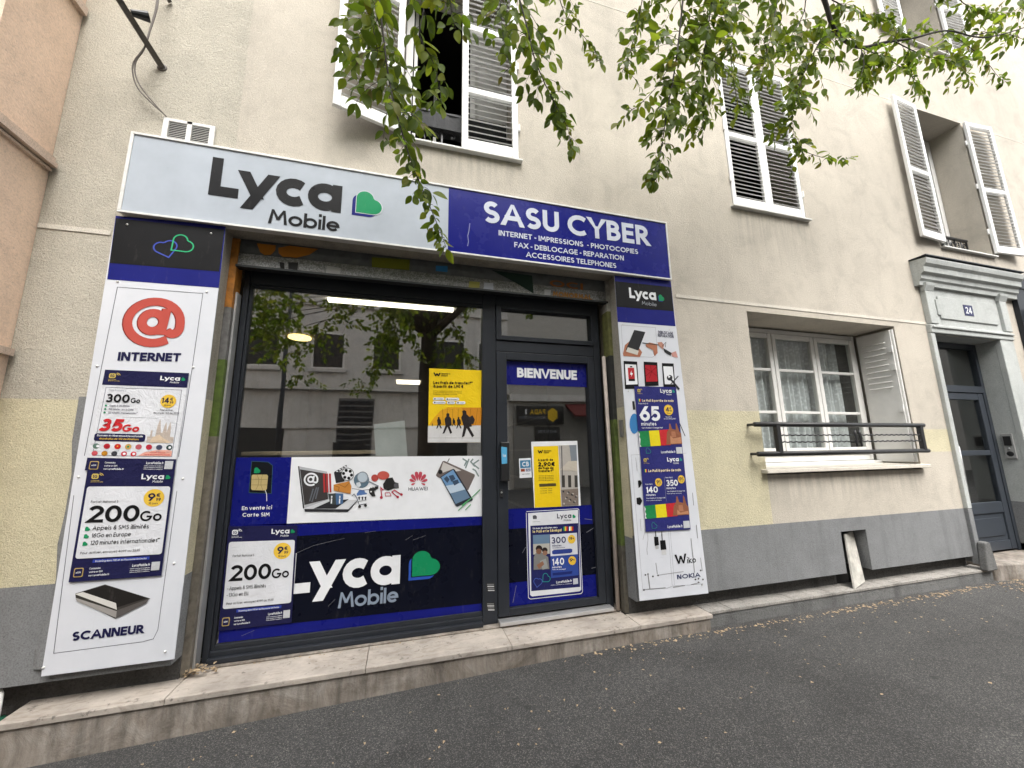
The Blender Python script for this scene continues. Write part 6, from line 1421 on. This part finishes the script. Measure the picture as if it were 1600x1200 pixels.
strand([(1520, 55, Y), (1560, 50, Y), (1600, 62, Y), (1640, 80, Y)], (.8, .9, .9), 20, .085, .005, (.1, .22), .5, .028)
strand([(1300, 0, Y), (1330, 15, Y), (1370, 30, Y), (1410, 50, Y), (1450, 45, Y)], (.9, .9, .8), 26, .080, .005, (.1, .22), .6, .026)
strand([(1480, -40, Y), (1500, 0, Y), (1530, 15, Y), (1570, 20, Y), (1620, 10, Y)], (.9, .9, .8), 26, .086, .005, (.1, .22), .6, .028)
strand([(1560, -60, Y), (1585, -20, Y), (1600, 10, Y), (1625, 20, Y)], (.8, .8), 12, .086, .005, (.1, .2), .6, .03)

# trunk, limbs and the crown above the street
def limb(pts, r0, r1, name='limb'):
    P = smooth(pts, 5); MB().tube(P, [r0 + (r1 - r0) * i / (len(P) - 1) for i in range(len(P))], 9).build(name, M['bark'], tree, True); return P
limb([(TX, TY, gz_ - .1), (TX + .02, TY, .0), (TX - .02, TY + .05, 1.2), (TX, TY + .05, 2.4)], .21, .15, 'trunk')
fork = Vector((TX, TY + .05, 2.35))
ends = [(-2.2, -4.6, 4.4), (-1.0, -5.4, 4.8), (1.8, -5.0, 5.0), (2.6, -4.0, 4.6), (-1.6, -3.2, 5.0), (.3, -4.4, 6.2), (-.6, -1.9, 5.2), (1.4, -1.7, 5.4), (3.4, -1.9, 5.0)]
limbs = []
for e in ends:
    e = Vector(e); m = fork.lerp(e, .45) + Vector((0, 0, -.15)) + jit(.12)
    limbs.append(limb([fork + Vector((0, 0, -.1)), m, fork.lerp(e, .75) + jit(.1), e], .085, .02))
# twigs that carry the hanging sprays start at the limbs above the pavement
tops = [(585, -60, -.95), (795, -60, -.95), (1075, -70, -.95), (1262, -60, -1.1), (690, -60, -1.05), (860, -60, -.8), (1010, -60, -.85), (1120, -60, -1.0), (1225, -60, -1.0), (1480, -40, -1.0), (1560, -60, -1.0), (1150, -50, -.9), (570, -40, -.85), (650, -30, -.95), (770, -60, -1.05), (1255, -50, -.9)]
for t in tops:
    p = at(*t); best = min((q for L3 in limbs[6:] for q in L3[8:]), key=lambda q: (q - p).length)
    limb([best, best.lerp(p, .5) + Vector((0, 0, .25)), p], .012, .006, 'branch')
for L3 in limbs:
    for k in range(13):
        p = L3[rnd.randrange(len(L3) // 3, len(L3))]
        if p.y > -2.2 and k > 4: continue
        ln = rnd.uniform(.5, 1.35); d = Vector((rnd.gauss(0, .8), rnd.gauss(-.15, .6), rnd.uniform(-.2, .5))).normalized()
        e = p + d * ln; q = smooth([p, p + d * ln * .5 + Vector((0, 0, .1)), e + Vector((0, 0, -.15 * ln))], 4)
        twigs.tube(q, [.008 * (1 - .7 * i / (len(q) - 1)) for i in range(len(q))], 5, caps=False)
        for j in range(7):
            s = q[rnd.randrange(2, len(q))] + jit(.03); dd_ = Vector((rnd.gauss(0, .6), rnd.gauss(0, .6), rnd.uniform(-.9, .2))).normalized(); l2 = rnd.uniform(.25, .65)
            leafy([s, s + dd_ * l2 * .5, s + dd_ * l2 + Vector((0, 0, -.25 * l2))], .045, .085)
# low drooping sprays on the street side (seen in the window)
for k in range(34):
    x, y = rnd.uniform(-3.0, 1.6), rnd.uniform(-5.6, -3.6); z = rnd.uniform(2.0, 3.9)
    if abs(x - TX) < .4 and rnd.random() < .5: continue
    s = Vector((x, y, z)); e = s + Vector((rnd.gauss(-.2, .3), rnd.gauss(0, .2), -rnd.uniform(.5, 1.3)))
    q = smooth([s + (fork - s) * .35 + Vector((0, 0, .3)), s, s.lerp(e, .5) + jit(.08), e], 4); twigs.tube(q, [.009 * (1 - .8 * i / (len(q) - 1)) for i in range(len(q))], 5, caps=False)
    for j in range(12):
        s2 = q[rnd.randrange(4, len(q))] + jit(.02); dd_ = Vector((rnd.gauss(0, .7), rnd.gauss(0, .5), rnd.uniform(-.8, .15))).normalized(); l2 = rnd.uniform(.18, .45)
        leafy([s2, s2 + dd_ * l2 * .5, s2 + dd_ * l2 + Vector((0, 0, -.2 * l2))], .042, .085)
twigs.build('twigs', M['bark'], tree, kind='stuff')
# leaf shapes
LV = []
for bend, wid in ((.12, .27), (.2, .25), (.05, .29), (.28, .24)):
    v, f = [], []
    st = [(0, 0), (.12, .5), (.3, .92), (.5, 1.0), (.7, .8), (.86, .42), (1, 0)]
    for x, w_ in st: v.append((x, 0, -bend * x * x))
    for s_ in (1, -1):
        for x, w_ in st[1:-1]: v.append((x, s_ * w_ * wid, -bend * x * x + .10 * w_ * (1 - .2 * x)))
    for o_, sg_ in ((7, 1), (12, -1)):
        row = [0] + [o_ + i for i in range(5)] + [6]
        for i in range(6):
            q = [i, i + 1, row[i + 1], row[i]]; q = list(dict.fromkeys(q)); q = [a for k_, a in enumerate(q) if a not in q[:k_]]
            f.append(tuple(q if sg_ > 0 else q[::-1]))
    LV.append((v, f))
lmesh = []
for v, f in LV:
    me = bpy.data.meshes.new('leaf'); me.from_pydata(v, [], f); me.materials.append(M['leaf']); me.polygons.foreach_set('use_smooth', [True] * len(f)); lmesh.append(me)
def score(l):
    q = proj(l[0] + l[1] * l[3] * .5)
    return l[3] / q[2] if q and 0 < q[0] < 1600 and 0 < q[1] < 1200 and l[0].y > -1.6 else 0
order = sorted(range(len(LEAVES)), key=lambda i: -score(LEAVES[i])); big = set(i for i in order[:300] if score(LEAVES[i]) > 0)
fv, ff = [], []
for i, (p, d, n, s) in enumerate(LEAVES):
    y_ = n.cross(d).normalized(); mt = Matrix(((d.x, y_.x, n.x), (d.y, y_.y, n.y), (d.z, y_.z, n.z)))
    p = p + d * s * .12
    if i in big:
        o = bpy.data.objects.new('leaf', lmesh[i % 4]); COL.objects.link(o); o.parent = tree; o.matrix_parent_inverse = Matrix.Translation(-WLOC[tree.name])
        o.matrix_basis = Matrix.Translation(p) @ (mt * s).to_4x4()
    else:
        v, f = LV[i % 4]; k = len(fv); fv += [tuple(p + mt @ Vector(a) * s) for a in v]; ff += [tuple(k + a for a in q) for q in f]
me = bpy.data.meshes.new('foliage'); me.from_pydata(fv, [], ff); me.materials.append(M['leaf']); me.polygons.foreach_set('use_smooth', [True] * len(ff))
o = bpy.data.objects.new('foliage', me); COL.objects.link(o); o.parent = tree; o.matrix_parent_inverse = Matrix.Translation(-WLOC[tree.name]); o['kind'] = 'stuff'
print('leaves', len(LEAVES))

# ================================================================== litter on the pavement
lt_ = MB(); rl = random.Random(5)
def litter(x, y, s, z=None):
    z = (ground_z(x, y) if z is None else z) + .004; a = rl.uniform(0, 6.28); c_, s_ = math.cos(a), math.sin(a); w_ = rl.uniform(.2, .45)
    P = [(0, 0), (.5, w_), (1, 0), (.5, -w_)]
    lt_.face([(x + (px_ * c_ - py_ * s_) * s, y + (px_ * s_ + py_ * c_) * s, z + rl.uniform(0, .25) * s * (k % 2)) for k, (px_, py_) in enumerate(P)])
for k in range(420):
    x = 1.2 + 5.3 * rl.random() ** .8; litter(x, -.10 - abs(rl.gauss(0, .035)) - (0 if x > 2.3 else .0), rl.uniform(.012, .032))
for k in range(260): litter(rl.uniform(-1.5, 7), -.12 - abs(rl.gauss(0, .5)), rl.uniform(.008, .024))
for k in range(120): litter(rl.uniform(5.5, 7.5), -.18 - abs(rl.gauss(0, .10)), rl.uniform(.015, .035))
for k in range(60): litter(-1.16 + abs(rl.gauss(0, .07)), rl.uniform(.08, .16), rl.uniform(.015, .04), -1.238 + rl.random() * .03)
for k in range(70): litter(rl.uniform(-1.15, 1.6), rl.uniform(.14, .18), rl.uniform(.008, .02), -1.246)
lt_.build('leaf_litter', M['litter'], label='dry leaf scraps gathered along the foot of the steps', cat='litter', kind='stuff')

# ================================================================== ACROSS THE STREET (seen in the glass)
YO = -13.0
op = empty('opposite_house', (0, YO, -1.5), 'long pale house across the street, mirrored in the shop window', 'building')
bx('wall', -9.0, 4.4, YO - 8, YO, -1.62, 11, M['opp'], op); bx('wall', 4.4, 16, YO - 8, YO - .002, -1.62, 10.4, simple('opp_wall_b', (.42, .40, .37), .9), op)
bx('wall', -30, -9.0, YO - 8, YO - .003, -1.62, 10, simple('opp_wall_c', (.40, .37, .33), .9), op); bx('wall', 16, 40, YO - 8, YO - .003, -1.62, 11, simple('opp_wall_d', (.45, .42, .38), .9), op)
bx('ledge', -9.0, 4.4, YO, YO + .22, 2.45, 2.72, M['opp'], op); bx('ledge', 4.4, 16, YO, YO + .2, 2.2, 2.5, M['opp'], op); bx('ledge', -9, 4.4, YO, YO + .08, 1.0, 1.08, M['opp'], op); bx('ledge', -9, 4.4, YO, YO + .12, 5.9, 6.05, M['opp'], op)
for x, w_ in ((-8, 1.2), (-5.9, 1.2), (-3.6, 1.2), (-1.4, 1.2), (.9, 1.6), (3.0, 1.0), (5.4, 1.2), (7.8, 1.2), (10.5, 1.2), (13, 1.2)):
    for z in (3.3, 6.6):
        wo_ = MB().box(x, x + w_, YO - .02, YO + .02, z, z + 1.5).build('window', M['white'], op)
        bx('pane', x + .08, x + w_ - .08, YO - .01, YO + .025, z + .08, z + 1.42, M['black'], wo_); bx('sill', x - .08, x + w_ + .08, YO, YO + .14, z - .12, z - .001, M['opp'], op)
gd = MB().box(-2.5, -1.2, YO - .02, YO + .03, -1.5, 2.15).build('garage_door', simple('grey_shutter', (.14, .14, .145), .6), op)
for i in range(16): bx('slat', -2.46, -1.24, YO + .03, YO + .045, -1.4 + .22 * i, -1.25 + .22 * i, M['frame'], gd)
bx('dark_gate', -6.0, -4.35, YO - .02, YO + .03, -1.55, 1.0, M['frame_dark'], op); bx('basement_grille', -2.6, -1.4, YO - .02, YO + .04, -.3, .45, M['frame_dark'], op); bx('door', 1.2, 2.6, YO - .02, YO + .03, -1.55, 1.9, M['frame_dark'], op)
# shop opposite with black sign
bx('shopfront', 4.6, 8.2, YO, YO + .06, -1.55, 2.1, simple('opp_shop', (.24, .235, .22), .8), op)
S = None
sgn = bx('opposite_sign', 4.75, 6.95, YO + .06, YO + .16, 1.15, 1.98, M['black'], label='black shop sign across the street, mirrored in the door glass', cat='sign')
def text_back(st, x0, x1, z, cap, col, t, y):
    """lettering on a face that looks towards +y (its reading direction runs to -x)"""
    strokes, W_ = layout(st, t); m = MB(); sx = (x1 - x0) / W_
    for i, pts in enumerate(strokes):
        for j, q in enumerate(glyph_polys(pts, t)): m.face([(x1 - c_.x * sx, y + .0003 * (i % 6) + .00004 * (j % 5), z + c_.y * cap) for c_ in q])
    return m
text_back('PADA', 5.35, 6.03, 1.60, .24, None, .22, YO + .163).build('lettering', ink((.70, .45, .03)), sgn); text_back('I', 5.12, 5.19, 1.60, .24, None, .22, YO + .163).build('lettering', ink(WHITE), sgn); text_back('AUTO-MOTO', 4.85, 6.03, 1.40, .11, None, .12, YO + .163).build('lettering', ink(GREY), sgn)
hx = MB(); hx.face([(6.38 + .27 * math.sin(R(60 * k)), YO + .163, 1.58 + .32 * math.cos(R(60 * k))) for k in range(6)]); hx.build('hexagon', ink((.72, .48, .03)), sgn)
bd = bx('opposite_board', 5.55, 6.75, YO + .06, YO + .12, -.2, 1.05, M['black'], label='black board with a phone number across the street, under the black sign', cat='sign')
text_back('01 43 75 81 88', 5.7, 6.6, .78, .12, None, .16, YO + .123).build('lettering', ink(GREY), bd)
aw = MB(); aw.prism([(YO + .05, 2.1), (YO + 1.1, 1.5), (YO + 1.1, 1.42), (YO + .05, 2.0)], 7.1, 10.5, axis='x'); aw.build('awning', M['red_awning'], op)
lp_ = empty('lamp_post', (-3.4, -9.0, -1.6), 'grey street lamp post across the road, mirrored in the shop window', 'street lamp')
MB().tube([(-3.4, -9, -1.62), (-3.4, -9, -.6), (-3.4, -9, 5.0)], [.10, .075, .05], 12).build('post', M['frame'], lp_, True); MB().tube([(-3.4, -9, 4.95), (-3.4, -8.6, 5.4), (-3.4, -7.9, 5.5)], .04, 8).build('arm', M['frame'], lp_, True); bx('lantern', -3.52, -3.28, -8.0, -7.4, 5.44, 5.56, M['frame'], lp_, bevel=.02)

# members of a kind share a group
for o in COL.objects:
    if o.parent is None:
        for n_, g_ in (('poster', 'posters stuck on the shop front'), ('sign_board', 'boards flanking the shop opening'), ('balcony_guard', 'iron guards of the upper windows'), ('cable', 'cables above the sign'),
                       ('antenna_bracket', 'metal brackets above the sign'), ('ceiling_tube', 'ceiling lights in the shop'), ('round_ceiling_light', 'ceiling lights in the shop'), ('panel_ceiling_light', 'ceiling lights in the shop')):
            if o.name.split('.')[0] == n_: o['group'] = g_
